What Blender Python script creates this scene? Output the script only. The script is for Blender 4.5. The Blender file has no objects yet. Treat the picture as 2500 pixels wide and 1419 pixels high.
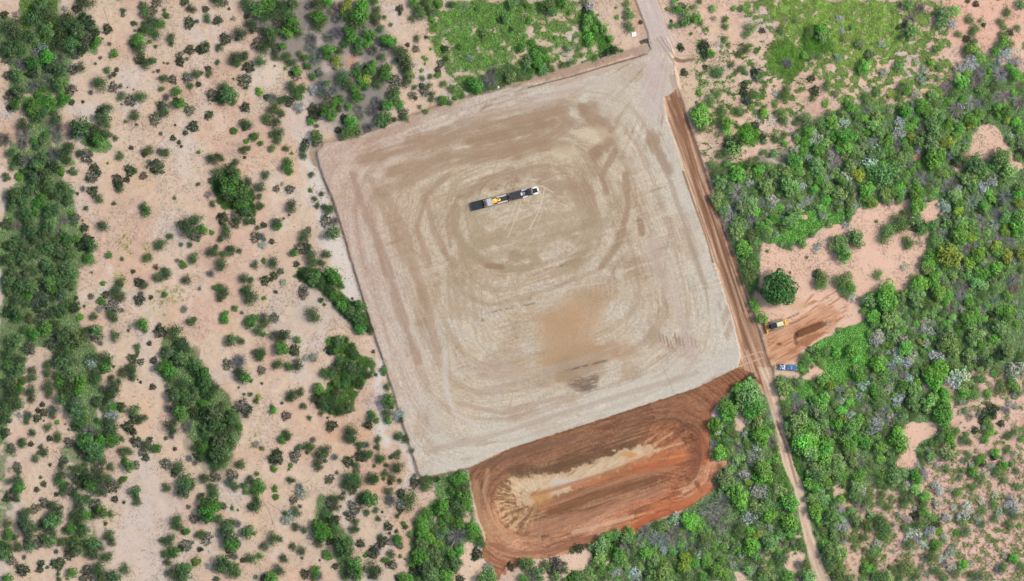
import bpy, math, numpy as np
from mathutils import Vector
# ---------------------------------------------------------------- camera, sky, sun
S = 7.34                      # photograph pixels per metre
def W(px, py): return (px - 1250) / S, (709.5 - py) / S
scene = bpy.context.scene
CAMH = 1500.0
cam_data = bpy.data.cameras.new('camera'); cam = bpy.data.objects.new('camera', cam_data)
scene.collection.objects.link(cam); scene.camera = cam
cam.location = (0, 0, CAMH); cam.rotation_euler = (0, 0, 0)
cam_data.angle = 2 * math.atan(1250 / S / CAMH); cam_data.clip_start = 1; cam_data.clip_end = 9000
SUN_EL, SUN_AZ = 48, 78       # azimuth clockwise from north
wd = bpy.data.worlds.new('World'); scene.world = wd; wd.use_nodes = True
nt = wd.node_tree; sky = nt.nodes.new('ShaderNodeTexSky'); sky.sky_type = 'NISHITA'; sky.sun_disc = False
sky.sun_elevation = math.radians(SUN_EL); sky.sun_rotation = math.radians(SUN_AZ)
sky.air_density = 1.0; sky.dust_density = 4.0; sky.ozone_density = 1.0
bg = nt.nodes['Background']; bg.inputs['Strength'].default_value = 0.10
nt.links.new(sky.outputs[0], bg.inputs[0])
sl = bpy.data.lights.new('sun', 'SUN'); sl.energy = 1.5; sl.angle = math.radians(10); sl.color = (1, .95, .87)
sun = bpy.data.objects.new('sun', sl); scene.collection.objects.link(sun)
d = Vector((math.sin(math.radians(SUN_AZ)) * math.cos(math.radians(SUN_EL)), math.cos(math.radians(SUN_AZ)) * math.cos(math.radians(SUN_EL)), math.sin(math.radians(SUN_EL))))
sun.rotation_euler = (-d).to_track_quat('-Z', 'Y').to_euler(); sun.location = (0, 0, 200)
scene.view_settings.view_transform = 'Standard'; scene.view_settings.look = 'None'
scene.view_settings.gamma = 1; scene.view_settings.exposure = 0.82
ALB = 0.67                    # display value (linear) to surface albedo
rng = np.random.default_rng(7)

# ---------------------------------------------------------------- small helpers
col = scene.collection
def mesh_np(name, V, F, C=None, mat=None, smooth=False):
    """V (n,3), F (m,k) -> mesh; C (n,3) linear colours"""
    me = bpy.data.meshes.new(name); V = np.ascontiguousarray(V, np.float32); F = np.ascontiguousarray(F, np.int32)
    m, k = F.shape
    me.vertices.add(len(V)); me.vertices.foreach_set('co', V.ravel())
    me.loops.add(m * k); me.loops.foreach_set('vertex_index', F.ravel())
    me.polygons.add(m); me.polygons.foreach_set('loop_start', np.arange(0, m * k, k, dtype=np.int32))
    if smooth: me.polygons.foreach_set('use_smooth', np.ones(m, bool))
    if C is not None:
        a = me.color_attributes.new('tone', 'FLOAT_COLOR', 'POINT')
        a.data.foreach_set('color', np.c_[C, np.ones(len(C))].astype(np.float32).ravel())
    me.update(calc_edges=True)
    if mat: me.materials.append(mat)
    return me
def lin(c):
    c = np.asarray(c, float)
    return np.where(c <= .04045, c / 12.92, ((np.maximum(c, 0) + .055) / 1.055) ** 2.4)
def material(name, color=None, rough=.9, attr=False, objcol=False, noise=0, nscale=3.0, metal=0, bump=0, bscale=2.0, coat=0):
    m = bpy.data.materials.new(name); m.use_nodes = True; n = m.node_tree.nodes; L = m.node_tree.links
    p = n['Principled BSDF']; p.inputs['Roughness'].default_value = rough; p.inputs['Metallic'].default_value = metal
    p.inputs['Specular IOR Level'].default_value = .25 if rough > .7 else .5
    if coat: p.inputs['Coat Weight'].default_value = coat
    src = None
    if color is not None:
        r = n.new('ShaderNodeRGB'); r.outputs[0].default_value = (*color, 1); src = r.outputs[0]
    if objcol:
        o = n.new('ShaderNodeObjectInfo'); src = o.outputs['Color']
    if attr:
        a = n.new('ShaderNodeAttribute'); a.attribute_name = 'tone'
        if src is None: src = a.outputs['Color']
        else:
            x = n.new('ShaderNodeVectorMath'); x.operation = 'MULTIPLY'; L.new(src, x.inputs[0]); L.new(a.outputs['Color'], x.inputs[1]); src = x.outputs[0]
    g = n.new('ShaderNodeNewGeometry')
    if noise:
        t = n.new('ShaderNodeTexNoise'); t.inputs['Scale'].default_value = nscale; t.inputs['Detail'].default_value = 6; t.inputs['Roughness'].default_value = .7
        L.new(g.outputs['Position'], t.inputs['Vector'])
        r = n.new('ShaderNodeMapRange'); r.inputs['From Min'].default_value = .3; r.inputs['From Max'].default_value = .7
        r.inputs['To Min'].default_value = 1 - noise; r.inputs['To Max'].default_value = 1 + noise
        L.new(t.outputs[0], r.inputs['Value'])
        x = n.new('ShaderNodeVectorMath'); x.operation = 'SCALE'; L.new(src, x.inputs[0]); L.new(r.outputs[0], x.inputs['Scale']); src = x.outputs[0]
    if bump:
        t = n.new('ShaderNodeTexNoise'); t.inputs['Scale'].default_value = bscale; t.inputs['Detail'].default_value = 5
        L.new(g.outputs['Position'], t.inputs['Vector'])
        b = n.new('ShaderNodeBump'); b.inputs['Distance'].default_value = bump; b.inputs['Strength'].default_value = .6
        L.new(t.outputs[0], b.inputs['Height']); L.new(b.outputs[0], p.inputs['Normal'])
    L.new(src, p.inputs['Base Color'])
    return m
def link(name, me, parent=None, **props):
    o = bpy.data.objects.new(name, me); col.objects.link(o)
    if parent: o.parent = parent
    for k, v in props.items(): o[k] = v
    return o
_T = rng.random((4, 256, 256))
def vn(x, y, k=0):
    xi = np.floor(x).astype(int); yi = np.floor(y).astype(int); fx = x - xi; fy = y - yi
    fx = fx * fx * (3 - 2 * fx); fy = fy * fy * (3 - 2 * fy); t = _T[k % 4]; k7 = k * 37
    x0 = (xi + k7) & 255; x1 = (x0 + 1) & 255; y0 = (yi + k7 * 3) & 255; y1 = (y0 + 1) & 255
    return (t[y0, x0] * (1 - fx) + t[y0, x1] * fx) * (1 - fy) + (t[y1, x0] * (1 - fx) + t[y1, x1] * fx) * fy
def fbm(x, y, o=4, k=0, g=.5):
    s = 0; a = 1; w = 0
    for i in range(o): s = s + a * vn(x * 2 ** i, y * 2 ** i, k + i); w += a; a *= g
    return s / w
def ss(a, b, x):
    t = np.clip((x - a) / (b - a), 0, 1); return t * t * (3 - 2 * t)
# ---------------------------------------------------------------- plants read off the photograph
# each block: window origin in photograph pixels, then x,y,r,type (quarter pixels inside the window)
# m airy green, g bright green, b blue green, d dark, k dark grey, n bare grey, s silver, y yellow green, l small lime
PL = []
def P(ox, oy, s):
    for e in s.replace('\n', ' ').split(','):
        e = e.split()
        if len(e) == 4: PL.append((ox + float(e[0]) / 4, oy + float(e[1]) / 4, float(e[2]) / 4, e[3]))
P(90, 0, """60 40 60 b,100 130 90 m,390 90 42 d,275 85 30 s,435 152 28 l,310 210 95 m,470 240 95 d,400 300 90 b,250 290 80 m,480 380 80 k,330 430 80 b,
230 430 80 m,590 410 50 g,110 300 70 b,75 395 40 l,60 470 60 s,215 570 62 n,350 520 60 k,100 560 70 g,440 480 60 d,560 330 50 d,350 680 46 k,425 660 48 m,
250 690 65 b,110 660 60 d,100 790 70 n,230 830 75 b,330 880 55 k,270 970 60 g,340 1000 30 d,60 870 40 l,100 1000 80 g,60 1090 60 b,190 1160 65 m,190 1250 80 n,
90 1320 35 g,60 1380 40 b,200 1350 60 n,480 20 80 m,430 10 40 m,690 285 46 d,752 525 46 l,620 565 18 k,690 690 36 m,780 682 22 d,755 725 24 d,715 750 26 n,
620 820 74 m,745 855 46 k,818 840 22 m,825 940 44 m,910 985 50 k,1020 950 56 m,828 1020 14 n,955 1135 50 m,975 1218 18 n,690 1060 50 m,660 1150 78 b,620 1080 42 d,
690 1210 42 m,430 1250 98 b,390 1310 80 n,560 1290 80 m,600 1360 60 g,540 1390 50 d,670 1310 45 m,772 1350 28 m,720 1320 24 b,845 105 26 m,840 150 20 k,
940 228 24 d,970 235 18 m,1170 25 46 k,1045 60 42 b,1060 130 48 b,1125 110 46 k,1130 200 55 m,1215 240 46 g,1100 290 70 m,1160 340 52 m,1050 250 36 m,1010 300 26 m,
955 300 15 n,1000 390 66 g,955 430 50 d,1010 470 66 m,1010 580 54 d,1070 620 55 m,1130 595 38 b,1310 380 44 m,1322 430 26 m,1265 150 34 l,1245 100 18 m,
1440 20 40 d,1510 90 46 m,1490 225 54 d,1562 210 24 n,1490 490 46 d,1582 485 36 d,1395 550 38 k,1400 605 44 d,1467 575 20 n,1245 770 46 m,1325 780 42 k,
1225 870 28 b,1475 760 52 k,1560 720 42 m,1500 845 32 m,1580 825 28 d,1365 895 46 g,1400 1010 56 g,1362 990 38 d,1262 955 36 n,1215 1030 45 d,1250 1085 62 m,
1155 1165 58 k,1490 1080 50 k,1525 1237 52 d,1450 1297 26 d,1210 1305 18 k,1330 1350 27 d,1388 1392 20 d,1185 693 18 d,1140 705 12 n,1240 615 12 l,1280 620 16 n,
1165 455 18 b,1100 410 22 l,710 430 22 n,525 905 26 n,452 995 16 d,572 622 15 l,870 1190 18 m,1350 1222 12 d,885 855 8 d,945 875 12 n,640 380 14 n""")
P(490, 0, """165 5 60 m,230 30 36 k,48 92 32 d,70 180 42 m,165 200 44 d,325 185 26 s,448 162 25 d,278 88 14 d,390 330 66 m,500 250 60 m,510 295 34 k,242 385 56 d,
185 465 38 m,350 385 22 n,30 475 50 d,60 430 30 m,340 580 62 m,425 550 54 m,350 610 42 g,580 600 52 m,470 660 55 d,430 790 66 k,445 860 18 m,165 610 26 m,
75 675 30 d,88 725 32 m,10 715 20 m,320 772 14 n,120 930 60 k,270 930 84 b,240 860 60 m,200 980 50 m,320 990 40 m,80 1125 42 d,435 1050 46 d,445 1215 54 m,
445 1240 40 d,320 1280 38 l,448 1380 28 l,530 1340 40 g,510 1320 24 g,590 1400 26 g,572 893 40 l,645 950 32 d,705 960 50 n,825 668 18 l,723 645 12 n,
460 40 70 m,560 90 80 b,640 160 70 m,660 60 70 g,720 130 80 m,700 40 50 d,800 70 75 m,860 150 75 m,900 40 60 b,900 240 70 g,840 320 60 g,950 320 50 m,
760 250 60 k,700 320 75 m,680 400 66 m,600 300 46 n,560 430 60 k,620 480 60 m,740 470 50 k,800 450 36 g,740 540 50 m,840 560 50 m,890 610 50 m,
940 690 46 g,930 740 46 k,880 720 26 d,965 530 30 m,1020 570 38 g,1045 650 36 g,1095 750 34 g,1150 715 44 k,1240 810 26 l,900 860 66 m,990 870 44 g,
940 910 50 b,965 950 38 g,860 990 48 d,800 980 50 m,720 1060 60 m,960 1050 54 s,790 1110 40 m,680 1190 56 k,640 1160 46 m,740 1190 40 m,760 1300 56 m,750 1370 46 m,
690 1320 30 m,1130 1330 60 b,1130 1380 50 k,1020 1400 40 d,1090 1060 46 d,1110 1130 56 d,1075 1190 34 g,1150 1090 30 k,1130 1230 24 n,
1250 490 54 g,1240 550 40 g,1350 500 40 m,1320 590 46 y,1330 660 26 y,1380 630 16 y,1140 160 66 g,1140 260 60 m,1200 190 50 m,1070 60 50 n,1150 40 60 m,1240 20 50 g,
1310 100 70 n,1330 180 60 n,1330 320 66 n,1250 370 60 n,1080 380 60 n,1130 560 70 n,1080 460 60 n,1430 60 60 y,1400 140 40 g,1440 190 30 g,1550 150 80 g,1540 230 70 b,1580 60 60 g,
1450 290 46 g,1480 360 60 g,1400 430 36 g,1430 420 40 b,1550 420 60 b,1540 500 50 b,1390 760 76 m,1440 830 60 m,1530 660 46 b,1530 720 46 g,1580 800 46 g,1510 880 46 g,1530 950 56 g,
1450 1040 36 g,1320 1000 46 g,1350 1060 40 m,1250 1100 66 g,1220 1030 56 m,1280 1150 44 g,1370 970 46 m,1470 1190 66 g,1400 1160 40 d,1480 1270 70 m,1420 1310 60 b,1340 1270 32 d,
1530 1290 40 m,1180 900 60 n,1100 880 46 s,1230 940 40 k,1300 880 46 n,1180 830 50 n,1540 1060 50 n,1560 1130 40 n,1570 950 40 n,440 120 10 n""")
P(890, 0, """105 10 40 g,20 60 36 g,20 150 36 g,120 160 56 m,110 220 40 m,160 285 40 m,195 170 22 m,255 245 22 n,345 85 36 d,345 135 18 d,120 100 40 m,
480 30 52 g,530 90 60 b,560 150 56 b,600 20 60 m,660 110 60 b,660 190 38 g,720 40 44 g,470 180 46 m,540 60 40 m,830 50 44 n,870 50 30 g,510 385 38 m,600 365 18 d,
50 350 60 g,30 410 50 g,230 400 64 g,270 430 50 m,200 450 46 k,80 490 60 n,330 500 56 m,380 540 60 b,430 640 66 b,440 730 60 b,380 600 50 m,400 690 50 m,
90 630 42 g,60 680 56 g,170 560 40 m,200 690 60 g,170 760 60 m,130 820 50 m,220 740 40 g,290 790 62 k,20 780 50 y,20 840 40 g,10 650 36 n,300 600 40 n,410 800 50 m,
290 910 60 b,290 980 56 b,230 1030 56 g,345 1030 42 g,200 1150 64 b,150 1190 56 b,240 1160 40 m,180 1220 40 m,110 1000 56 n,80 1080 60 n,150 1050 36 k,30 1250 50 n,375 1105 46 k,
390 1150 42 m,290 1170 24 d,780 480 46 d,500 480 42 k,420 440 22 d,575 560 24 l,602 580 26 l,560 690 26 l,568 765 27 m,650 480 20 l,640 750 26 m,715 733 42 l,590 625 16 l,
745 620 44 k,790 580 34 d,715 680 30 d,465 930 44 k,580 900 52 k,560 840 36 d,630 840 38 m,660 920 32 m,650 975 28 m,490 855 26 m,500 960 20 d,540 1045 20 m,600 1095 27 l,
765 985 48 g,835 1010 36 m,770 820 34 m,850 870 46 m,890 960 30 g,960 940 36 m,1080 830 80 g,1100 880 50 g,1040 800 46 m,1220 790 86 n,1250 700 60 n,1180 850 50 n,
1430 760 66 b,1500 750 40 m,1530 475 50 g,1590 620 50 b,1590 560 40 b,1390 185 50 b,1180 320 52 b,950 460 42 g,1450 40 70 b,1520 20 50 m,1315 200 28 d,1430 290 28 d,1590 60 34 g,
990 70 30 s,1110 85 36 b,1030 570 46 s""")
P(1290, 0, """190 60 80 b,230 110 60 b,330 20 60 g,405 130 28 g,600 50 70 s,560 100 50 d,560 20 46 b,580 200 60 g,560 270 50 g,590 360 50 g,590 410 50 g,650 200 18 m,
740 270 60 b,740 320 46 b,660 280 40 g,690 340 26 m,800 380 40 g,830 490 50 d,760 520 46 d,720 540 40 k,265 370 26 g,100 560 60 g,90 620 56 g,180 560 40 g,150 640 26 s,140 690 50 b,
60 520 46 g,230 680 40 m,20 570 40 b,20 680 26 m,990 140 52 b,960 40 46 m,990 260 64 m,865 170 30 l,855 75 17 l,910 495 22 m,1095 220 20 d,680 147 16 l,1360 88 28 l,1450 90 52 g,
1540 130 60 b,1530 220 56 b,1580 200 40 b,1500 60 46 k,1460 250 34 m,1400 255 30 m,1395 207 16 d,1480 455 38 d,1495 480 28 d,1520 712 44 d,1150 400 22 k,1110 410 20 k,650 570 40 m,450 600 30 m,400 620 36 m,330 640 40 m,
1430 10 50 m,1590 330 20 l,20 60 24 g,20 200 40 g,40 410 40 g,370 480 40 m,500 470 40 m,530 540 26 m""")
P(90, 355, """330 20 50 m,165 90 70 n,70 130 60 b,250 90 60 d,300 150 40 m,480 105 66 k,420 80 40 m,240 250 46 l,150 210 66 d,90 270 60 b,360 255 42 b,560 220 44 d,545 310 56 k,600 270 30 d,490 330 24 m,
290 430 76 b,200 480 66 b,310 540 50 b,120 400 70 b,60 500 44 g,80 590 40 g,60 340 56 m,452 425 30 n,545 450 50 d,610 520 46 m,398 470 15 d,485 615 22 b,165 620 70 b,130 680 60 b,
365 720 56 k,335 680 30 l,265 730 50 n,465 805 40 d,450 735 14 n,220 840 40 n,370 915 40 l,480 960 80 d,540 980 60 b,500 1100 42 g,650 790 52 m,300 920 60 b,200 940 66 m,270 880 46 g,
130 780 66 b,80 860 60 b,120 1000 60 b,220 1040 66 b,330 1060 66 b,60 1000 50 b,200 1110 40 m,100 1170 56 b,50 1160 40 k,170 1230 66 b,290 1200 70 b,340 1260 66 b,240 1320 70 b,120 1330 70 b,330 1370 50 b,70 1390 46 k,160 1400 50 g,
710 1075 32 g,835 1110 20 m,648 1345 28 l,940 1233 22 d,535 1240 12 n,820 1340 50 m,790 1400 46 m,995 1335 44 d,1050 1370 44 m,815 110 44 m,693 175 14 l,922 25 22 d,1085 50 54 m,1050 90 26 d,1200 60 34 n,
1260 75 46 m,1170 210 74 d,1100 160 30 n,910 245 50 d,960 250 26 m,1040 300 38 k,790 345 56 d,880 335 30 d,815 420 42 m,800 390 40 d,760 570 20 b,1045 600 42 m,1075 640 46 g,1345 515 18 l,
1210 970 60 m,1300 890 32 m,1080 1095 48 m,1165 1190 26 m,1190 1290 54 m,1270 1260 54 m,1245 1220 30 m,1465 1310 46 m,1430 1165 40 l,1375 1125 24 n,1495 975 28 m,1410 970 24 n,1530 1105 52 m,
1480 800 90 m,1560 730 56 m,1540 870 60 k,1440 770 50 b,1580 380 20 m,1580 68 20 l,1410 10 16 d,1580 930 16 l,1590 1400 20 n""")
P(490, 355, """425 40 42 m,465 30 24 m,430 120 16 d,125 140 60 m,160 105 28 d,205 125 30 m,330 170 40 m,300 250 66 b,350 300 60 b,190 270 66 m,200 350 50 m,100 345 30 k,280 400 90 g,260 480 80 m,400 430 80 b,
420 510 66 b,380 370 50 b,470 350 40 m,440 640 60 b,380 560 56 g,430 590 50 g,345 690 50 k,330 760 50 k,370 740 36 b,460 740 46 m,505 740 32 d,120 570 32 m,80 480 36 s,220 720 56 d,250 850 60 m,190 690 30 d,
190 920 30 m,110 850 26 l,20 820 50 g,575 410 56 m,575 500 32 m,570 595 40 m,630 290 42 m,590 590 30 m,850 160 40 g,850 210 52 g,870 260 32 g,870 430 42 k,740 425 32 k,800 375 20 s,895 595 60 m,745 760 52 m,750 790 40 g,
615 780 30 d,560 805 24 m,540 895 52 k,590 890 38 n,620 920 26 n,610 970 40 s,695 940 27 d,865 680 12 m,815 715 12 m,1050 825 30 k,1010 890 60 m,1000 1000 66 k,920 1050 40 g,1090 1080 60 m,1100 1150 50 m,
1180 1150 42 m,1040 1000 40 d,1230 1070 46 m,1230 850 10 m,1220 740 54 k,1310 740 40 n,1290 850 70 b,1250 640 50 m,1210 600 34 m,1270 610 30 n,1140 590 27 m,1115 520 26 m,1185 475 26 m,1075 440 24 l,1085 285 30 m,
1000 105 36 m,1010 30 46 m,935 1160 28 d,700 30 34 b,690 20 26 d,835 35 32 m,890 80 18 l,1270 1250 60 g,1310 1300 56 g,1350 1350 40 m,1050 1240 60 m,1110 1300 66 b,1170 1350 60 m,1260 1400 50 m,980 1280 36 d,
120 1050 56 m,145 1000 32 m,300 1020 50 m,380 1035 26 m,240 1060 46 m,210 1160 66 m,530 1165 38 m,620 1130 28 l,710 1155 52 m,790 1225 32 b,720 1270 38 d,630 1320 46 d,690 1310 20 d,
810 1335 36 s,430 1300 54 m,490 1320 30 m,95 1255 38 n,210 1400 50 m,150 1390 30 g,460 1400 50 m,1000 1405 36 k""")
P(90, 710, """80 60 60 k,180 60 50 m,250 30 60 b,60 120 46 d,290 120 50 b,240 190 66 b,350 160 60 d,150 210 56 m,60 230 46 k,420 260 38 l,90 370 60 g,180 330 50 m,380 70 22 d,530 57 28 k,410 125 16 m,462 150 14 d,
630 105 44 l,670 40 36 d,760 20 50 m,820 60 50 m,740 150 66 k,830 190 24 n,755 270 42 m,720 230 46 m,555 250 40 m,620 180 36 s,580 390 62 b,585 440 60 k,510 380 40 m,620 510 30 n,
1000 90 50 d,1015 30 30 n,1255 35 28 g,1115 65 22 d,1030 320 54 g,1060 370 36 m,765 440 50 m,895 390 15 m,920 350 24 s,1205 400 60 d,1350 400 72 m,1510 300 44 m,1535 280 26 d,1440 180 36 n,1100 515 24 d,
985 550 32 b,985 600 24 l,930 665 46 d,1015 695 33 k,975 630 22 n,925 740 50 m,845 795 50 m,940 800 56 m,930 860 30 m,1140 680 34 d,750 740 15 d,1130 940 30 d,1013 892 16 d,985 868 10 d,
270 430 80 b,150 510 66 k,400 480 80 b,330 560 66 b,240 620 70 m,450 440 60 m,250 700 80 b,110 720 44 m,110 800 50 m,200 830 40 g,330 680 60 b,320 840 70 b,310 930 66 m,230 900 50 g,430 870 56 g,420 960 60 g,
300 1020 80 m,250 1050 60 b,120 930 60 m,120 1010 40 m,380 1090 70 b,370 1180 70 b,420 1280 60 b,380 1330 50 d,570 650 56 m,540 700 66 s,590 790 60 m,580 860 60 m,690 660 66 m,680 740 66 g,730 850 30 m,
750 930 70 m,740 1000 66 m,800 885 24 m,640 970 40 k,660 1080 40 d,600 1080 50 b,570 1060 40 n,660 1150 40 m,740 1220 66 s,740 1140 36 g,660 1280 40 k,600 1270 30 g,730 1340 76 m,740 1400 60 m,500 1370 66 n,560 1390 40 k,
820 1130 42 d,835 1155 32 l,955 1170 56 b,950 1230 46 d,1035 1240 42 m,1000 1280 30 m,900 1330 60 d,940 1380 36 d,1320 1320 66 m,1330 1370 30 l,1310 1400 30 n,
1400 530 76 d,1280 600 60 b,1410 660 72 b,1250 740 70 g,1290 780 60 g,1300 840 50 m,1340 700 56 k,1540 720 60 b,1550 790 50 m,1430 920 66 m,1450 580 50 m,1550 960 50 b,1340 1020 66 b,1400 1030 50 g,1460 1060 56 b,1520 1050 66 b,
1380 1110 46 m,1290 1150 46 n,1400 1190 70 g,1270 930 26 n,1270 975 22 n,1590 880 40 m,1470 1330 60 n,1540 1200 60 d,55 1110 26 d,155 1160 50 n,65 1190 40 d,160 1210 40 m,200 1285 24 l,110 1335 38 m,68 1270 13 n,210 1410 40 m,235 1160 30 s,280 1302 10 m,310 1355 13 l,
440 1180 50 b,460 1260 40 g""")
P(490, 710, """200 60 50 m,240 20 40 m,490 60 70 m,420 10 40 m,620 75 23 l,735 10 22 m,1000 30 48 k,338 170 28 g,240 240 42 g,235 290 36 g,400 215 20 n,510 290 60 g,470 320 50 m,600 260 50 n,630 310 50 m,
560 390 50 m,620 430 24 g,715 265 46 k,1105 230 70 m,310 480 60 b,395 492 34 m,715 440 52 n,830 430 58 b,790 480 46 m,945 478 34 g,795 570 64 g,915 580 56 d,570 600 60 m,575 660 36 m,600 610 34 g,
265 720 50 k,375 690 66 n,400 820 66 m,430 850 52 g,360 790 40 m,595 778 42 k,495 878 20 b,600 905 15 m,755 720 50 m,860 735 38 g,940 728 58 m,1035 655 36 s,1105 650 46 s,375 945 12 l,
900 1020 56 m,970 990 42 m,880 1050 38 m,1008 1125 34 m,835 1220 44 k,715 1170 36 g,700 1130 24 m,795 1095 15 m,425 1010 16 l,490 1010 24 m,545 1070 30 m,572 1030 24 y,410 1130 74 k,470 1160 36 d,450 1210 34 m,
1065 1238 24 m,1275 1320 52 d,1460 1370 60 m,845 1400 46 m,30 800 60 g,40 900 70 b,130 940 56 m,60 850 50 m,40 960 50 b,90 1020 60 m,40 1110 50 g,230 1130 46 b,130 1200 90 b,140 1290 90 b,310 1230 70 b,300 1310 60 m,380 1330 36 g,
60 1190 56 b,60 1330 60 b,260 1390 60 m,200 1380 50 m,40 1400 50 m,1180 90 26 b,1210 135 16 b,1380 150 56 g,1460 200 60 b,1560 150 60 b,1530 260 60 b,1290 50 50 g,1330 100 40 m,1520 330 40 m,1560 380 50 g,1240 20 40 m,1480 75 13 d,
1340 490 52 b,1270 580 52 d,1320 590 26 g,1480 600 54 m,1500 640 40 m,1430 480 26 m,1480 530 26 m,1360 690 50 b,1290 780 54 k,1270 820 50 m,1200 805 46 m,1470 760 80 m,1440 840 60 m,1530 900 56 d,1560 760 50 m,
1330 910 42 g,1390 910 40 b,1150 960 56 g,1160 1060 76 d,1210 1110 56 m,1300 1080 56 m,1320 980 50 m,1380 1160 56 m,1460 1140 50 b,1340 1190 26 m,1180 1200 26 m,1265 1195 16 m,1240 1240 13 m,1270 1155 30 m,1590 1310 20 n,1250 910 14 m""")
P(90, 1064, """125 25 28 d,210 30 40 m,320 70 50 k,400 110 36 m,75 165 40 m,40 110 26 m,105 112 10 n,260 240 42 k,245 290 36 m,240 380 60 m,230 450 50 g,310 520 60 k,270 480 50 m,400 320 56 m,475 285 28 m,340 390 40 n,325 310 20 l,
520 80 90 b,480 50 70 g,620 60 60 g,590 160 80 b,450 180 50 k,540 200 56 b,640 230 50 m,740 40 66 g,830 30 30 m,740 100 20 s,600 320 60 k,560 410 80 m,480 350 40 m,420 440 66 d,530 480 60 g,620 410 60 m,640 500 56 n,740 490 66 k,590 540 50 m,
660 560 34 b,700 420 46 m,720 300 40 m,845 160 50 m,900 150 40 m,860 240 36 l,905 290 56 g,970 285 36 k,845 430 40 l,935 45 30 d,985 70 50 k,1000 30 24 l,1085 100 52 m,1172 125 44 g,1100 40 28 d,1030 160 40 k,1065 215 36 d,
1260 25 20 d,1315 10 30 n,1348 128 20 d,1260 275 52 k,1390 310 70 m,1345 360 40 d,1460 440 76 b,1440 530 70 b,1500 490 56 m,1490 220 36 n,1545 265 28 n,1560 120 50 m,1580 200 44 d,1590 70 30 b,1590 590 30 m,1480 695 22 k,1590 705 24 b,1535 810 44 k,
965 540 54 b,975 600 36 m,975 650 40 m,762 620 32 d,850 652 16 d,190 575 22 d,130 285 16 d,68 470 28 d,40 405 18 l,430 610 70 m,500 610 46 m,570 680 60 k,640 730 60 g,440 680 60 b,410 770 66 m,480 770 50 g,350 800 46 m,560 770 40 m,720 765 34 m,672 858 20 d,
80 655 50 k,160 680 50 m,180 760 76 m,150 830 80 b,210 800 50 m,130 900 60 m,60 850 40 m,240 700 26 n,160 960 46 n,130 1020 66 b,60 1000 50 k,250 1030 50 m,340 1040 56 m,380 1000 36 g,340 900 50 g,280 930 36 m,470 930 56 b,410 860 50 m,380 1100 66 b,320 1160 50 k,190 1130 26 n,
710 970 56 m,740 1030 46 m,560 1060 66 b,480 1060 50 m,620 1080 46 m,210 1250 64 d,350 1335 50 g,40 1250 36 d,105 1285 20 l,210 1350 22 m,220 1410 30 m,490 1310 50 k,600 1310 80 m,480 1390 56 k,640 1380 56 b,760 1370 66 b,740 1400 40 g,860 1300 50 m,680 1180 60 m,560 1160 60 b,
1370 840 66 m,1390 890 46 m,1460 935 34 g,1430 940 22 d,1270 510 46 m,1230 1020 36 m,1310 1020 60 m,1350 1130 54 g,1270 1150 50 m,1460 1070 60 k,1400 1100 30 d,1590 1110 26 d,1560 1230 46 l,1580 970 40 m,1440 1320 80 b,1350 1340 66 m,1410 1390 50 m,1280 1240 36 m,1270 1355 26 s,1475 1290 46 g,
260 560 40 m,360 560 40 d,300 1400 16 l""")
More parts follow.
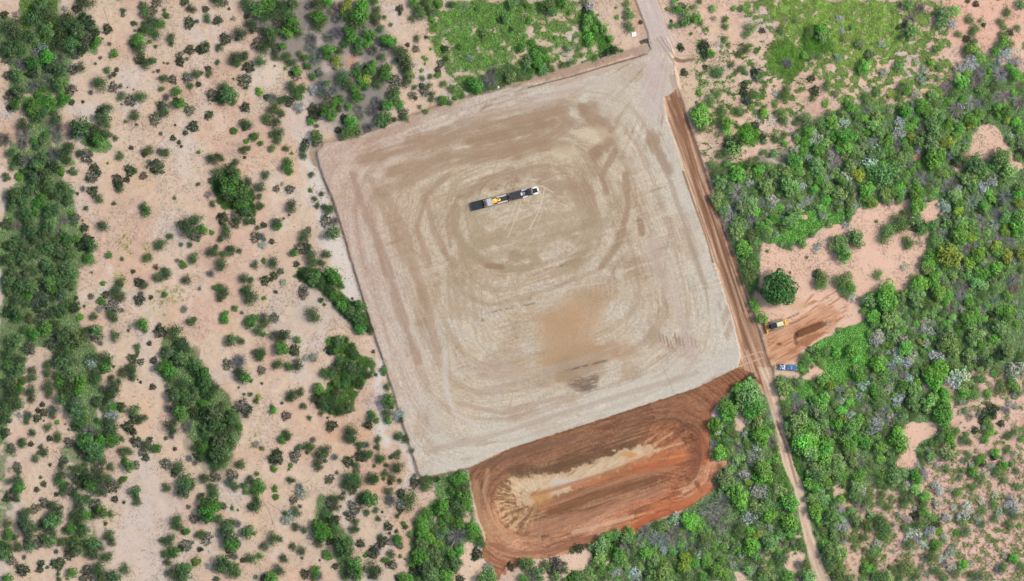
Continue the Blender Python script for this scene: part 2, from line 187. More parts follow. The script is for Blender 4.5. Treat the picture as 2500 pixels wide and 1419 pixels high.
P(490, 1064, """300 60 66 b,200 60 80 b,180 160 90 b,230 240 60 m,150 300 50 m,110 210 50 m,30 110 50 g,30 210 50 m,60 40 46 d,800 40 40 g,840 10 40 m,540 85 36 s,600 125 26 m,740 210 70 d,720 260 40 n,715 320 34 l,745 160 30 n,922 200 54 k,
970 115 36 b,1065 105 54 m,1038 165 18 d,1095 40 32 n,1190 200 60 b,1210 140 56 m,1150 290 50 m,1310 210 36 n,1330 362 20 n,880 290 26 l,860 330 14 l,390 275 50 m,305 380 54 k,275 450 50 n,320 480 40 m,340 500 36 m,45 415 52 m,140 400 50 k,550 370 24 m,
430 490 34 g,445 550 26 g,480 430 46 m,570 480 60 g,550 540 52 g,620 510 26 n,728 515 34 l,735 598 32 l,875 430 34 m,910 440 22 m,990 560 56 s,960 500 40 n,905 628 38 k,1260 420 42 k,1230 455 16 l,540 680 64 m,490 690 34 k,545 620 30 m,
120 500 50 m,130 560 50 m,20 575 22 m,110 650 86 g,100 720 86 g,60 790 60 g,100 800 50 l,220 690 32 d,10 700 46 k,180 820 50 m,310 705 22 l,365 725 14 l,475 935 64 b,930 740 50 m,860 800 66 s,840 760 34 m,970 690 22 n,935 890 42 m,1015 918 32 m,
300 860 50 m,360 860 40 n,260 900 66 b,290 980 76 b,300 1050 66 g,350 1060 50 m,200 960 46 s,290 1130 50 k,330 1180 36 n,50 1000 60 k,20 960 36 m,10 1110 18 d,240 1230 80 b,210 1270 66 b,330 1310 70 b,350 1340 46 m,90 1265 40 s,
485 1200 50 m,410 1215 25 d,577 1170 26 g,630 1080 44 m,710 1000 60 m,780 1010 26 m,905 1082 38 m,990 1120 46 m,990 1195 18 n,818 1195 42 m,770 1310 54 m,690 1390 66 g,620 1400 40 d,1240 1170 52 l,1015 1350 44 d,1120 1320 50 g,1150 1370 44 n,1110 1390 36 m,
1315 1275 30 d,1162 1218 11 d,1150 880 66 g,1160 970 60 g,1230 950 60 g,1150 1050 46 m,1280 660 60 k,1300 610 50 m,1320 700 40 m,1220 760 50 m,1300 830 60 d,1300 900 56 m,1290 970 50 m,1260 1030 40 d,1210 820 46 d,1375 605 32 m,1370 688 12 m,
1480 430 80 m,1480 520 50 d,1420 480 50 m,1540 460 40 m,1520 400 40 g,1400 560 20 m,1470 20 66 m,1560 200 56 d,1560 90 40 b,1440 250 52 d,1520 290 40 m,1520 350 34 k,1580 610 50 m,1510 700 66 k,1470 800 42 k,1420 760 26 d,1500 910 50 m,1520 840 34 m,
1400 1070 90 b,1430 1130 66 m,1560 1050 42 d,1500 1260 76 g,1480 1340 76 b,1540 1350 56 g,1590 1290 24 m,1590 1170 12 l,540 1380 26 n,160 1400 30 b""")
P(890, 1064, """135 35 34 m,320 20 30 m,400 30 40 m,127 110 32 m,10 90 40 n,20 180 50 m,55 185 30 g,150 225 50 m,155 220 30 g,255 212 20 m,310 195 40 b,330 160 30 n,215 290 26 m,325 310 60 m,95 295 18 m,80 420 62 m,100 430 40 g,200 365 36 m,190 420 20 l,
265 420 40 m,245 460 24 d,345 440 26 m,490 460 46 d,490 390 26 n,610 480 60 m,620 430 50 m,700 420 36 d,580 430 36 m,468 145 22 m,235 540 44 m,245 630 56 n,60 620 76 g,20 600 60 m,355 565 44 d,440 630 80 m,370 660 60 s,350 710 40 d,325 780 24 m,110 725 30 m,
25 750 34 m,175 745 13 d,135 810 26 m,230 885 42 d,245 950 16 d,312 935 20 d,380 860 26 l,400 890 26 d,490 860 26 l,450 960 30 g,320 1020 50 g,345 1070 36 k,180 1030 56 d,160 990 36 m,80 1140 56 d,110 1110 50 k,15 1165 24 l,260 1160 42 m,205 1210 30 g,280 1265 42 k,230 1240 36 d,
100 1300 76 m,100 1350 50 m,350 1178 20 l,395 1205 12 l,610 770 60 g,560 820 56 g,600 860 80 b,560 930 60 g,590 990 66 g,650 1000 50 l,480 980 40 n,570 1050 66 b,540 1140 60 g,480 1230 50 g,560 1200 80 g,660 1150 80 b,720 1060 40 l,760 1120 46 m,700 1220 66 b,600 1290 80 b,
500 1310 60 k,650 1350 80 b,540 1400 46 m,760 690 66 g,800 660 46 d,720 700 40 g,800 800 50 g,760 830 40 g,870 820 40 l,930 420 70 g,890 460 40 b,880 540 50 g,950 500 66 m,960 600 66 g,930 670 70 m,1000 560 50 m,1000 680 50 g,940 760 60 m,930 860 50 g,870 880 50 m,850 710 50 n,
900 980 96 n,930 940 60 n,780 930 50 b,740 970 46 s,700 930 46 m,1050 900 56 g,1080 950 50 g,1040 960 50 m,1130 1030 50 m,1160 1060 36 m,992 1005 18 l,930 1120 50 g,850 1150 46 g,860 1030 50 d,1100 1150 52 d,1080 1190 34 d,890 1250 56 b,930 1240 36 m,870 1310 46 k,
800 1280 50 m,790 1200 36 d,800 1370 66 g,760 1330 40 m,930 1400 40 d,380 1380 50 g,340 1400 46 d,440 1400 40 g,1215 1290 52 s,1200 1370 80 b,1240 1400 56 b,1420 1280 38 d,1560 1240 56 b,1580 1270 46 b,1550 1400 46 g,960 370 50 s,50 1380 18 m""")
P(790, 780, """360 60 60 m,360 100 56 g,460 110 36 m,590 500 38 g,485 315 18 d,512 540 17 d,625 655 36 m,630 790 66 g,660 840 46 m,620 920 50 m,630 985 36 g,740 920 56 s,760 970 36 m,465 960 50 m,465 910 28 g,440 1030 40 d,520 990 30 l,
260 1120 66 m,250 1170 46 m,535 1170 34 m,390 1210 50 n,525 1245 32 m,730 1130 42 m,795 1150 40 m,865 1275 26 m,715 1320 44 k,545 1350 44 m,455 1320 30 g,365 1330 66 b,240 1360 52 d,400 510 40 m,450 540 40 m,120 1350 30 n""")
P(1690, 0, """20 70 44 m,200 85 38 g,215 180 34 s,75 15 30 m,40 180 60 g,80 220 36 m,330 190 36 g,325 260 34 m,410 85 30 g,487 88 40 b,575 280 70 m,520 340 46 m,680 300 36 d,320 385 40 m,355 440 26 m,110 470 66 d,110 440 50 k,183 525 46 g,120 550 34 k,
530 480 56 m,480 510 40 m,450 545 26 m,240 705 66 m,240 740 40 m,125 655 24 d,382 635 34 m,490 670 46 m,510 700 40 m,430 700 20 k,630 710 60 d,655 750 50 b,600 700 40 k,70 895 34 l,215 895 30 m,250 930 34 m,165 980 50 m,190 985 30 b,365 910 22 m,
505 830 46 d,500 900 50 d,520 970 60 k,540 1000 50 k,600 920 36 m,580 1050 40 l,650 1010 34 m,475 1080 50 m,610 1090 24 n,560 940 40 m,90 1080 66 g,80 1160 80 g,90 1240 60 m,30 1120 50 g,190 1200 36 m,300 1100 50 m,290 1050 30 m,335 1200 60 g,335 1250 56 g,260 1180 40 m,
440 1235 24 m,535 1230 36 l,620 1225 38 d,700 1110 42 g,715 1040 22 m,875 1110 60 m,890 1180 46 m,930 870 52 m,890 940 66 m,810 1000 30 m,820 910 40 s,715 835 28 m,690 1345 36 d,700 1390 26 b,540 1340 50 g,400 1400 80 d,360 1350 40 m,830 1360 46 m,900 1320 34 m,900 1400 30 g,
1270 360 80 b,1260 300 60 g,1140 320 60 m,1430 180 40 s,1460 300 40 s,1100 550 46 g,1150 560 46 m,1230 550 34 m,1010 190 40 m,1160 770 46 d,1195 890 60 d,1180 960 40 m,1330 840 56 m,1405 915 44 b,1300 1015 44 l,1420 570 50 s,1100 1150 56 m,1130 1200 60 m,1250 1200 60 m,
1350 1200 66 g,1340 1130 50 m,1200 1350 80 s,1130 1290 60 g,1020 1350 36 g,1010 1200 30 m,1060 1280 40 m,1390 1330 46 g,1280 1290 40 m,985 1310 26 n,1290 1390 56 b,1110 1390 50 g,850 290 40 m,870 310 30 m,910 200 40 n,930 620 60 n,1030 905 15 s,670 905 15 s""")
P(2050, 0, """15 180 34 s,20 300 46 s,20 390 26 m,120 270 32 b,200 430 50 b,235 640 70 g,240 700 56 g,300 540 50 b,430 720 56 s,410 430 50 s,575 645 50 b,660 50 70 b,780 90 66 n,690 190 70 n,710 290 84 b,710 350 50 b,620 250 28 k,570 270 26 d,580 370 40 d,
1005 140 70 b,1000 210 66 b,1100 240 56 s,1120 110 56 b,1330 40 30 d,1250 10 24 d,1265 190 46 m,1380 200 24 m,1405 245 22 d,1320 280 44 m,1290 330 36 m,1235 380 36 d,1160 340 36 m,1300 420 50 m,1300 480 60 g,1240 500 50 m,950 470 50 g,750 600 36 s,890 620 44 g,820 680 46 s,
960 665 30 m,800 780 66 s,960 770 40 m,1290 600 80 s,1170 670 56 s,1180 800 66 g,1240 720 40 g,1370 570 50 g,1370 700 56 n,1330 790 80 n,1040 850 56 n,1060 900 40 n,1140 1070 80 n,1180 1040 40 s,1280 1000 70 n,1390 900 60 m,1380 1010 60 n,
600 860 50 m,660 900 46 g,740 920 66 s,570 960 40 m,800 1040 80 g,830 1080 60 g,640 1100 60 g,600 1050 46 b,700 1090 40 s,720 1020 40 s,910 930 50 b,940 1020 50 m,920 1090 46 b,490 940 34 y,280 980 66 m,260 940 50 m,360 900 56 m,75 990 36 b,100 1050 60 g,30 1110 40 b,
480 1110 30 m,260 1080 50 n,200 1230 50 n,240 1160 40 g,370 1150 56 b,330 1230 66 b,380 1290 60 b,40 1200 60 s,70 1340 80 g,30 1390 60 g,210 1350 50 b,170 1290 36 s,330 1390 60 n,590 1190 56 s,580 1290 66 s,600 1370 60 n,700 1240 46 g,650 1250 40 g,700 1350 46 y,780 1390 60 b,
800 1260 60 n,830 1190 50 n,900 1200 70 b,920 1290 70 b,1000 1310 60 m,1060 1220 50 g,1060 1180 40 m,1170 1260 50 g,1140 1330 50 g,1080 1390 50 y,1010 1400 40 y,880 1390 80 b,1270 1160 56 g,1270 1240 36 y,1350 1110 40 g,1340 1190 40 g,1420 1170 40 d,1175 1205 24 y,1230 1400 40 s,
480 1370 46 g,440 1400 40 g,1200 980 40 g,1060 1000 40 l,1110 900 50 m,840 750 40 m,860 1150 40 m,1430 760 26 g,1420 1000 40 m""")
P(1690, 355, """395 50 82 b,440 30 40 d,280 90 46 m,1080 60 46 g,1230 50 56 g,1010 40 50 s,800 80 36 b,700 70 36 m,630 130 30 m,990 150 66 g,1030 250 46 g,1030 200 46 g,920 230 60 b,930 290 50 b,800 280 46 b,740 300 50 n,640 240 56 g,640 320 50 m,540 280 56 b,440 270 66 g,460 310 46 g,310 270 40 m,270 350 60 b,
200 200 50 m,230 230 50 m,340 180 40 m,570 160 50 m,700 210 46 m,720 400 70 b,740 450 50 b,540 402 26 l,440 470 90 n,520 450 50 n,240 510 56 b,235 550 46 b,260 610 36 g,310 570 40 m,310 650 50 b,500 610 76 b,570 560 66 b,560 640 70 b,510 560 56 b,620 640 46 g,
950 400 90 b,900 440 60 m,980 470 56 m,1000 360 60 b,1070 400 40 s,1210 200 76 b,1150 230 50 m,1130 120 40 s,1210 270 50 b,1130 310 40 m,1250 340 50 g,1240 440 30 l,1310 430 56 b,1310 540 46 g,1300 330 40 s,1430 350 56 d,1400 100 80 n,1370 210 60 n,1330 20 50 n,1420 150 60 n,
1250 580 30 n,1270 620 36 g,1270 680 50 s,1060 600 46 s,1140 550 56 n,1190 570 36 m,780 530 60 s,790 590 50 s,870 580 60 n,720 580 56 n,840 620 26 l,950 620 40 s,1010 670 66 b,960 740 76 b,970 770 60 b,790 700 34 g,840 740 36 g,660 790 50 g,700 860 66 m,730 850 46 g,
440 850 66 b,470 880 56 m,520 800 26 s,580 880 60 m,620 920 50 b,500 1010 70 g,570 1090 60 m,590 1110 40 g,560 1180 60 m,600 1250 60 m,540 1300 60 m,600 1350 46 m,520 1220 46 m,400 640 60 n,380 720 66 n,420 540 46 n,580 720 56 n,640 550 40 n,420 770 50 b,340 800 40 n,
1075 955 42 g,1220 990 36 s,1200 1040 22 s,1250 970 26 s,1120 1095 16 m,735 1035 16 m,1420 940 66 b,1390 990 56 b,1470 1050 76 g,1440 1080 56 g,840 1400 150 D,1245 1310 76 m,1270 1350 60 m,1220 1260 46 d,1440 1330 66 m,1500 1300 60 b,1530 1370 60 m,
1560 1400 40 g,645 1405 26 m,560 1400 30 m,955 1240 12 d,1440 480 60 b,1400 540 50 m,1440 600 40 m,1390 480 40 s,1500 780 36 s,1450 30 50 g""")
P(2050, 355, """60 20 60 g,40 90 50 b,130 60 56 b,190 110 40 m,220 40 60 n,300 160 80 s,330 90 66 b,400 70 66 b,360 50 56 s,460 40 60 g,500 110 56 m,540 20 56 n,600 130 56 b,655 25 40 g,670 100 40 m,620 200 20 l,440 270 116 m,480 230 80 m,400 310 80 m,520 300 60 m,300 210 56 b,
170 290 56 y,210 260 36 y,100 210 60 b,60 310 60 s,130 170 46 n,100 350 50 n,20 340 40 g,270 430 66 g,250 490 50 g,310 560 50 y,60 500 66 d,100 560 56 m,130 590 46 s,200 530 26 s,440 480 60 b,460 530 50 b,500 560 36 s,350 450 46 n,540 440 50 g,590 410 46 g,590 480 36 g,655 275 30 g,630 345 34 g,
765 45 36 s,900 10 66 s,920 100 90 g,920 170 66 g,880 140 60 g,960 130 60 g,765 190 34 g,1070 90 52 s,1110 40 56 b,1130 150 60 d,1160 180 40 m,1000 250 20 s,1230 20 46 b,750 490 70 g,760 580 76 g,720 620 46 g,760 440 56 g,890 500 36 b,840 440 60 m,725 390 28 m,830 340 70 n,930 390 56 n,760 260 50 n,
700 200 50 n,900 330 50 m,1340 190 90 b,1390 250 60 b,1280 170 60 b,1250 320 80 b,1300 380 56 b,1400 410 60 s,1320 470 40 m,1100 370 70 n,1030 440 50 n,1120 490 66 b,1150 540 56 g,1150 630 50 y,1020 590 60 s,1040 620 46 s,1130 720 46 b,1410 590 40 g,1210 690 40 n,1280 560 80 n,1360 620 60 d,
560 770 80 m,480 830 70 m,440 890 66 m,620 740 66 m,600 800 60 m,630 660 40 m,740 720 66 b,780 790 76 d,800 830 60 m,670 940 56 m,670 980 40 m,790 950 36 s,150 880 66 b,170 930 66 b,110 910 46 b,30 930 56 b,40 1060 56 g,60 1090 40 g,360 745 17 m,975 680 20 m,630 1190 36 s,380 1265 48 m,
940 830 66 n,900 790 56 b,1000 860 56 n,940 930 66 m,900 920 50 m,1140 790 80 b,1160 850 80 g,1180 760 66 b,1040 770 46 b,1180 910 50 g,1285 910 46 y,1290 870 36 y,1280 770 60 b,1360 730 60 n,1380 830 60 n,1060 1080 100 y,1010 1040 66 y,1110 1130 66 y,1080 1010 56 b,860 1110 60 g,850 1190 60 g,
880 1150 56 g,920 1170 46 g,1230 1000 50 n,1260 1150 60 y,1370 1050 50 y,1350 1110 56 g,1420 1150 40 n,1200 1190 40 s,1110 1280 40 b,1260 1270 56 b,1370 1260 60 g,1330 1330 60 b,1400 1370 50 b,1170 1350 60 n,1220 1390 50 n,740 1380 60 g,800 1340 66 g,730 1300 50 m,910 1320 70 g,930 1380 60 b,
1040 1380 56 m,460 1410 80 g,40 1320 80 m,90 1380 66 g,40 1400 50 m,60 1290 60 m,880 1040 36 m,970 990 40 m,1000 1200 40 n,1180 1080 40 n,1340 950 50 n""")
P(1690, 710, """600 120 42 g,620 180 36 g,680 270 56 g,1320 322 22 s,1180 600 50 k,1100 660 56 m,1090 740 40 m,1130 785 16 l,1170 740 20 m,1410 600 46 g,1560 590 66 g,1590 640 46 g,1590 780 56 b,1250 700 46 m,1300 600 46 m,1270 870 56 g,1350 930 50 y,
860 890 56 b,900 950 70 b,930 900 50 m,1010 900 50 m,570 860 50 k,460 950 60 g,540 940 80 b,480 1020 66 b,580 1030 100 b,500 1110 66 b,600 1120 80 g,560 1200 66 g,660 1180 50 m,330 1140 70 g,380 1170 66 g,340 1210 60 g,300 1160 50 g,230 1310 66 g,200 1290 40 m,300 1320 40 s,340 1280 40 m,
380 1310 50 m,600 1400 50 g,680 1380 80 g,520 1395 40 s,380 1390 50 m,640 1290 60 b,720 1290 56 m,780 1330 40 m,700 1230 50 n,1250 1080 76 g,1290 1040 46 g,1170 1070 40 b,1110 1160 50 b,1140 1190 70 b,1260 1210 60 b,1200 1160 60 b,1030 1280 90 b,960 1310 66 b,1100 1330 80 g,1040 1390 80 b,1210 1340 66 b,
1280 1300 60 b,1160 1390 60 g,960 1390 56 b,1440 970 50 s,1440 1060 46 s,1510 1000 50 b,1540 1090 46 g,1530 1130 50 m,1440 1200 46 l,1410 1300 60 g,1470 1330 46 m,1560 1220 60 s,1550 1330 80 b,1500 1390 66 b,1550 920 46 n,1330 1000 46 n,1010 1040 60 n,1020 1150 60 n,900 1100 50 m,920 1180 56 m,1350 1200 56 m,
1400 1100 50 m,1350 1360 50 n,1230 960 40 m,1190 900 40 m""")
P(2050, 710, """120 60 46 s,60 30 50 m,285 100 70 b,320 250 60 g,340 290 56 g,460 80 96 g,440 40 70 g,490 130 70 g,410 100 60 g,610 50 50 b,740 50 76 b,750 120 60 b,690 30 50 g,710 200 40 m,750 250 40 m,810 240 30 g,970 30 70 g,1030 60 66 g,870 140 56 m,1080 170 60 n,1190 40 60 n,1260 115 46 g,1190 185 30 s,
1400 50 50 m,1390 160 46 n,1250 260 60 g,1250 320 60 g,1330 265 50 g,1420 300 46 d,1200 270 34 g,1100 260 40 b,1040 330 40 g,1170 385 30 g,1155 310 26 s,500 270 80 b,460 310 66 b,540 300 60 b,520 430 60 b,630 390 40 l,640 560 66 g,620 480 60 s,370 430 56 s,350 480 66 s,410 460 46 s,715 370 30 s,830 310 50 s,
870 390 56 s,820 440 30 g,910 460 36 g,845 520 50 s,780 500 26 y,890 580 36 g,860 480 26 s,980 380 50 b,1060 440 80 b,1050 530 100 b,1080 580 66 b,1000 540 56 b,950 640 80 s,480 540 36 l,150 570 80 g,130 620 66 g,180 610 60 g,180 685 30 l,180 790 66 g,180 830 56 g,560 600 56 s,570 670 50 s,400 680 60 s,380 720 70 g,340 700 50 g,
510 720 50 s,650 700 56 s,700 650 60 s,560 800 70 n,320 790 34 m,430 850 66 m,430 800 50 g,680 860 50 s,730 800 46 b,660 820 46 n,750 740 46 m,930 790 100 g,910 860 86 g,960 730 70 g,870 790 70 g,1000 780 66 g,920 920 56 g,1120 700 50 m,1140 760 50 m,1170 850 100 s,1100 880 70 s,1220 900 56 b,
1260 620 60 b,1240 680 46 m,1330 430 76 b,1290 480 60 b,1380 400 50 m,1380 530 50 g,1340 690 60 d,1390 720 50 d,1350 850 50 m,1390 870 36 g,230 920 56 s,130 920 46 s,20 960 40 s,60 1000 56 g,100 1080 46 y,190 1040 46 s,40 1060 40 s,280 880 40 k,340 940 46 s,400 1010 70 m,360 1000 56 g,380 1080 66 m,470 960 50 s,
620 940 56 g,600 1000 56 s,720 970 66 b,690 930 46 b,710 1100 70 b,650 1130 50 m,560 1080 60 s,560 1140 46 b,860 1090 70 b,920 1040 50 b,850 1150 50 b,950 1050 40 g,1020 1010 56 g,1030 1060 50 g,1210 990 56 g,1160 1030 50 m,1200 1080 34 s,1310 1020 60 m,1330 960 46 m,1010 1170 80 g,1010 1250 70 g,960 1220 50 g,1060 1200 46 g,
120 1220 60 s,60 1310 70 b,130 1340 70 b,40 1380 60 b,190 1250 50 g,260 1240 50 m,270 1310 50 b,340 1320 70 s,370 1280 50 s,500 1260 60 n,490 1230 40 s,390 1240 56 n,610 1180 50 b,620 1240 50 b,700 1220 50 m,600 1300 50 b,560 1390 60 g,290 1400 40 s,440 1390 46 m,1410 1220 60 d,1400 1280 40 d,1430 1390 40 m,
1180 1190 30 s,1240 1170 36 s,1270 1230 40 n,1320 1360 36 d,1030 1380 60 m,500 940 60 n,440 1150 56 n,250 1160 56 n,840 620 40 m,1020 700 40 m,560 460 50 n,700 440 50 m,20 1170 50 g,20 1260 46 y,1440 1100 20 m""")
P(1690, 1064, """270 160 60 g,310 150 50 g,220 190 40 g,450 190 20 s,440 110 60 n,340 50 60 m,550 90 50 m,620 100 56 s,660 20 76 g,770 60 56 n,560 180 46 s,640 230 56 s,580 260 40 s,690 340 90 g,690 400 80 g,660 370 70 g,820 330 60 m,820 260 50 b,740 240 46 m,770 465 24 l,320 400 70 b,310 480 60 b,360 340 50 b,290 380 46 b,
220 440 26 b,520 380 60 s,550 450 36 y,430 400 40 n,440 560 80 g,460 640 66 g,500 690 46 g,400 520 50 g,620 540 66 s,710 530 46 s,700 590 50 s,840 540 66 b,770 560 46 b,610 690 60 b,720 670 66 b,800 680 60 m,650 720 60 b,280 650 100 n,200 740 80 n,300 780 80 n,230 840 66 n,310 600 60 n,120 720 60 n,
550 790 76 s,600 800 40 s,20 830 60 g,20 870 50 g,740 780 66 g,740 810 40 y,800 830 36 s,760 880 46 s,950 650 76 g,960 690 60 g,910 640 50 g,950 830 76 g,950 890 70 g,960 940 50 g,880 780 46 b,850 880 50 m,850 980 50 b,640 880 56 m,560 930 46 g,640 960 40 y,460 890 60 m,440 960 50 m,
130 1010 80 m,110 1080 56 m,170 1070 36 s,50 1020 50 n,300 1090 36 g,430 1080 56 b,460 1110 46 g,570 1070 76 g,560 1130 66 m,570 1020 50 b,760 1030 70 b,750 1080 60 b,620 1170 56 b,650 1210 46 m,490 1160 40 s,380 1040 50 n,300 950 60 n,230 1150 50 m,140 1180 46 g,140 1250 50 g,60 1150 50 s,20 1140 46 m,20 1240 50 g,
70 1280 50 n,390 1260 36 s,240 1310 60 g,210 1360 50 m,320 1370 46 g,100 1390 50 g,30 1400 46 m,540 1310 46 b,710 1330 60 b,690 1370 56 b,640 1390 46 m,870 1050 50 n,980 1060 46 k,970 1010 40 m,1060 1050 50 m,860 1220 60 m,900 1180 50 m,1010 1150 14 m,1040 1260 46 n,930 1380 60 g,940 1400 46 g,860 1370 46 m,1050 1400 40 n,
1120 1260 46 m,1090 1340 60 m,1140 1380 66 b,1080 1100 40 m,740 1150 36 m,800 1110 36 m,700 1220 40 m,770 1250 34 m,
1070 60 90 g,1160 50 80 g,1100 120 80 b,1020 100 60 g,1180 180 66 b,1300 130 70 g,1290 200 76 g,1270 260 50 g,1310 50 56 g,1400 230 66 b,1410 290 60 b,1420 380 66 m,1360 330 50 b,1200 320 60 b,1220 400 70 b,1150 460 60 g,1280 440 66 g,1210 490 60 g,1150 370 46 b,1300 370 50 b,
1160 610 56 b,1220 570 50 b,1290 610 50 b,1200 720 66 g,1210 780 50 g,1280 680 50 b,1390 650 40 m,1380 800 70 b,1420 870 66 s,1340 830 50 b,1440 730 40 s,1370 760 50 m,1400 1130 80 b,1330 1120 66 b,1420 1180 60 m,1290 1160 46 b,1330 1060 50 m,1400 1040 50 m,1430 1370 70 m,1340 1230 56 m,1350 1300 50 m,1270 920 40 m,1380 950 46 b""")
P(2050, 1064, """60 60 66 g,110 110 60 g,100 180 60 b,150 40 60 g,50 20 60 b,250 60 60 g,300 90 46 m,290 20 50 m,140 190 50 s,390 110 60 g,420 60 40 b,470 90 50 b,570 60 86 g,600 100 56 g,540 40 56 g,560 200 46 m,500 160 50 b,510 240 50 m,395 230 44 g,465 225 24 s,200 280 60 n,140 300 40 n,320 290 46 m,270 330 40 b,
20 380 50 g,10 300 46 b,75 390 36 s,185 385 60 g,420 380 60 m,400 460 50 m,440 490 40 m,520 370 76 b,540 430 60 b,620 360 60 b,740 390 66 g,760 430 50 b,830 350 50 s,840 400 40 s,655 485 50 s,620 510 50 m,740 520 56 b,895 190 66 b,870 230 46 s,1040 160 96 b,1060 200 80 b,1010 130 66 b,1110 95 36 g,760 280 34 s,820 240 46 m,790 190 30 m,
950 280 36 s,1040 320 46 m,1060 20 60 g,980 20 60 m,1210 40 46 m,1190 45 20 s,1260 60 40 m,1260 200 46 m,1205 250 34 n,1375 230 50 g,1390 270 46 d,1290 280 34 s,1300 350 56 g,1210 340 34 b,1420 370 46 s,1370 420 50 m,1170 410 46 m,1290 500 42 m,1090 520 34 s,1150 560 56 m,1420 30 40 g,
170 480 66 b,200 540 56 s,160 590 66 b,220 580 50 s,270 610 60 m,130 520 46 m,200 690 66 n,240 660 40 m,120 740 50 b,20 720 34 s,300 775 36 b,320 830 26 b,150 820 60 b,30 850 60 s,40 900 60 s,60 780 46 m,30 960 56 m,260 870 60 m,300 900 40 m,400 830 66 m,390 870 50 m,440 940 76 m,460 900 40 g,260 945 20 s,
510 870 34 n,410 580 50 m,400 660 40 m,460 690 40 m,500 610 26 m,60 620 18 m,825 595 60 g,825 650 40 m,640 610 66 m,640 670 50 m,690 600 50 m,820 690 50 m,825 750 56 g,730 710 30 s,570 765 30 s,660 820 50 s,640 900 46 m,720 870 46 m,800 850 80 m,900 800 50 m,930 860 60 d,880 860 50 d,720 950 80 s,760 990 70 n,870 930 66 s,
900 960 50 s,830 990 40 m,960 940 46 l,800 1050 50 s,845 1080 40 s,940 1060 60 g,920 1110 40 m,1020 980 46 s,1010 1020 40 m,680 1060 66 m,640 1040 40 s,700 1100 46 s,740 780 50 d,850 900 46 n,970 540 60 s,930 480 50 s,1040 800 50 s,1220 740 90 s,1180 790 60 s,1200 840 50 m,1270 800 40 m,1240 930 60 m,1140 945 36 l,
1340 800 50 s,1390 740 50 m,1390 870 46 m,1350 850 40 s,1110 700 40 s,950 660 50 s,1250 670 40 s,1380 640 46 s,1245 580 22 s,1080 1130 60 s,1100 1090 40 m,1050 1170 40 s,900 1180 60 m,830 1190 56 n,990 1200 46 s,1020 1240 46 n,800 1270 36 n,360 1060 46 s,335 1130 60 m,340 1180 50 m,340 1240 36 m,390 1110 30 b,
130 1000 40 m,150 1090 34 m,240 1000 50 m,240 1110 26 m,230 1205 18 m,20 1130 50 g,10 1190 46 g,50 1275 15 m,260 1290 50 g,300 1310 40 m,340 1330 46 b,500 1280 28 m,550 1330 40 m,650 1260 80 m,660 1310 76 m,620 1230 56 m,560 1220 22 m,420 1380 80 m,470 1390 60 b,350 1390 40 b,110 1400 50 b,220 1400 30 m,590 1390 46 m,
750 1370 60 m,20 1370 50 m,960 1330 50 m,900 1320 36 m,1020 1380 50 m,860 1360 40 s,1200 1260 50 g,1220 1240 34 y,1100 1290 60 s,1130 1340 50 m,1300 1350 50 m,1350 1370 60 n,1280 1240 40 s,920 1290 36 s,535 1135 20 s""")
P(1290, 1064, """20 1240 50 b,90 1350 76 b,100 1360 60 m,170 1270 50 m,290 1270 70 k,240 1320 56 k,270 1370 50 b,250 1240 50 k,360 1250 22 m,360 1310 34 m,490 1100 50 d,430 1130 26 m,720 1030 66 b,700 1070 66 b,740 1090 56 b,690 1190 60 b,700 1150 50 b,870 1020 60 d,850 970 56 m,960 1000 56 b,980 930 50 g,
800 980 50 g,1030 1040 50 b,890 1190 60 g,890 1150 56 g,880 1240 50 m,970 1270 40 b,1150 1150 56 g,1220 1140 36 g,1090 1040 60 n,1140 940 66 n,1150 985 32 l,1260 870 46 m,1290 890 34 g,1340 880 46 b,1430 810 60 s,1260 1010 80 n,1330 1040 70 n,1410 1020 70 n,1420 940 60 n,1520 960 70 n,1560 1060 60 n,1480 1060 56 n,
1220 1210 60 b,1200 1260 50 b,1040 1230 50 m,1070 1270 36 m,1390 1190 50 m,1370 1240 46 m,1440 1250 46 m,1530 1200 60 y,1550 1240 80 y,1520 1280 56 y,1300 1340 90 b,1220 1380 76 b,1350 1390 76 b,1170 1340 40 b,1500 1110 40 m,1560 830 66 g,1580 880 56 g,1540 870 50 m,1110 1210 50 n,
880 1340 60 s,850 1330 50 s,910 1370 50 m,1030 1340 60 s,1050 1390 60 s,770 1370 50 m,700 1340 56 m,620 1380 50 b,600 1320 40 g,560 1370 60 m,470 1390 56 m,430 1390 40 g,690 1400 60 n,960 1360 46 m,1450 1370 50 m,1560 1370 56 m,620 1080 40 b,1060 1190 46 m,1000 1130 50 n,1490 1330 36 m""")
# ---------------------------------------------------------------- the terrain sheet: heights and soils
STEP = 1.75
gx = np.arange(-70, 2571, STEP); gy = np.arange(-70, 1490, STEP); NX, NY = len(gx), len(gy)
mx = np.where(gx < 97, 194 - gx, np.where(gx > 2412, 4824 - gx, gx)); my = gy.copy()
C = np.zeros((NY, NX, 3)); H = np.zeros((NY, NX)); COV = np.zeros((NY, NX)); TUF = np.zeros((NY, NX, 3)); TUF[:] = (86/255, 128/255, 55/255)
def blk(x0, x1, y0, y1):
    ix = np.nonzero((mx >= x0) & (mx <= x1))[0]; iy = np.nonzero((my >= y0) & (my <= y1))[0]
    if len(ix) == 0 or len(iy) == 0: return None
    # the mirrored margins make ix fall into runs
    cuts = np.split(ix, np.nonzero(np.diff(ix) > 1)[0] + 1)
    return [(slice(iy[0], iy[-1] + 1), slice(c[0], c[-1] + 1)) for c in cuts]
def XY(s): return np.meshgrid(mx[s[1]], my[s[0]])
def RXY(s): return np.meshgrid(gx[s[1]], gy[s[0]])
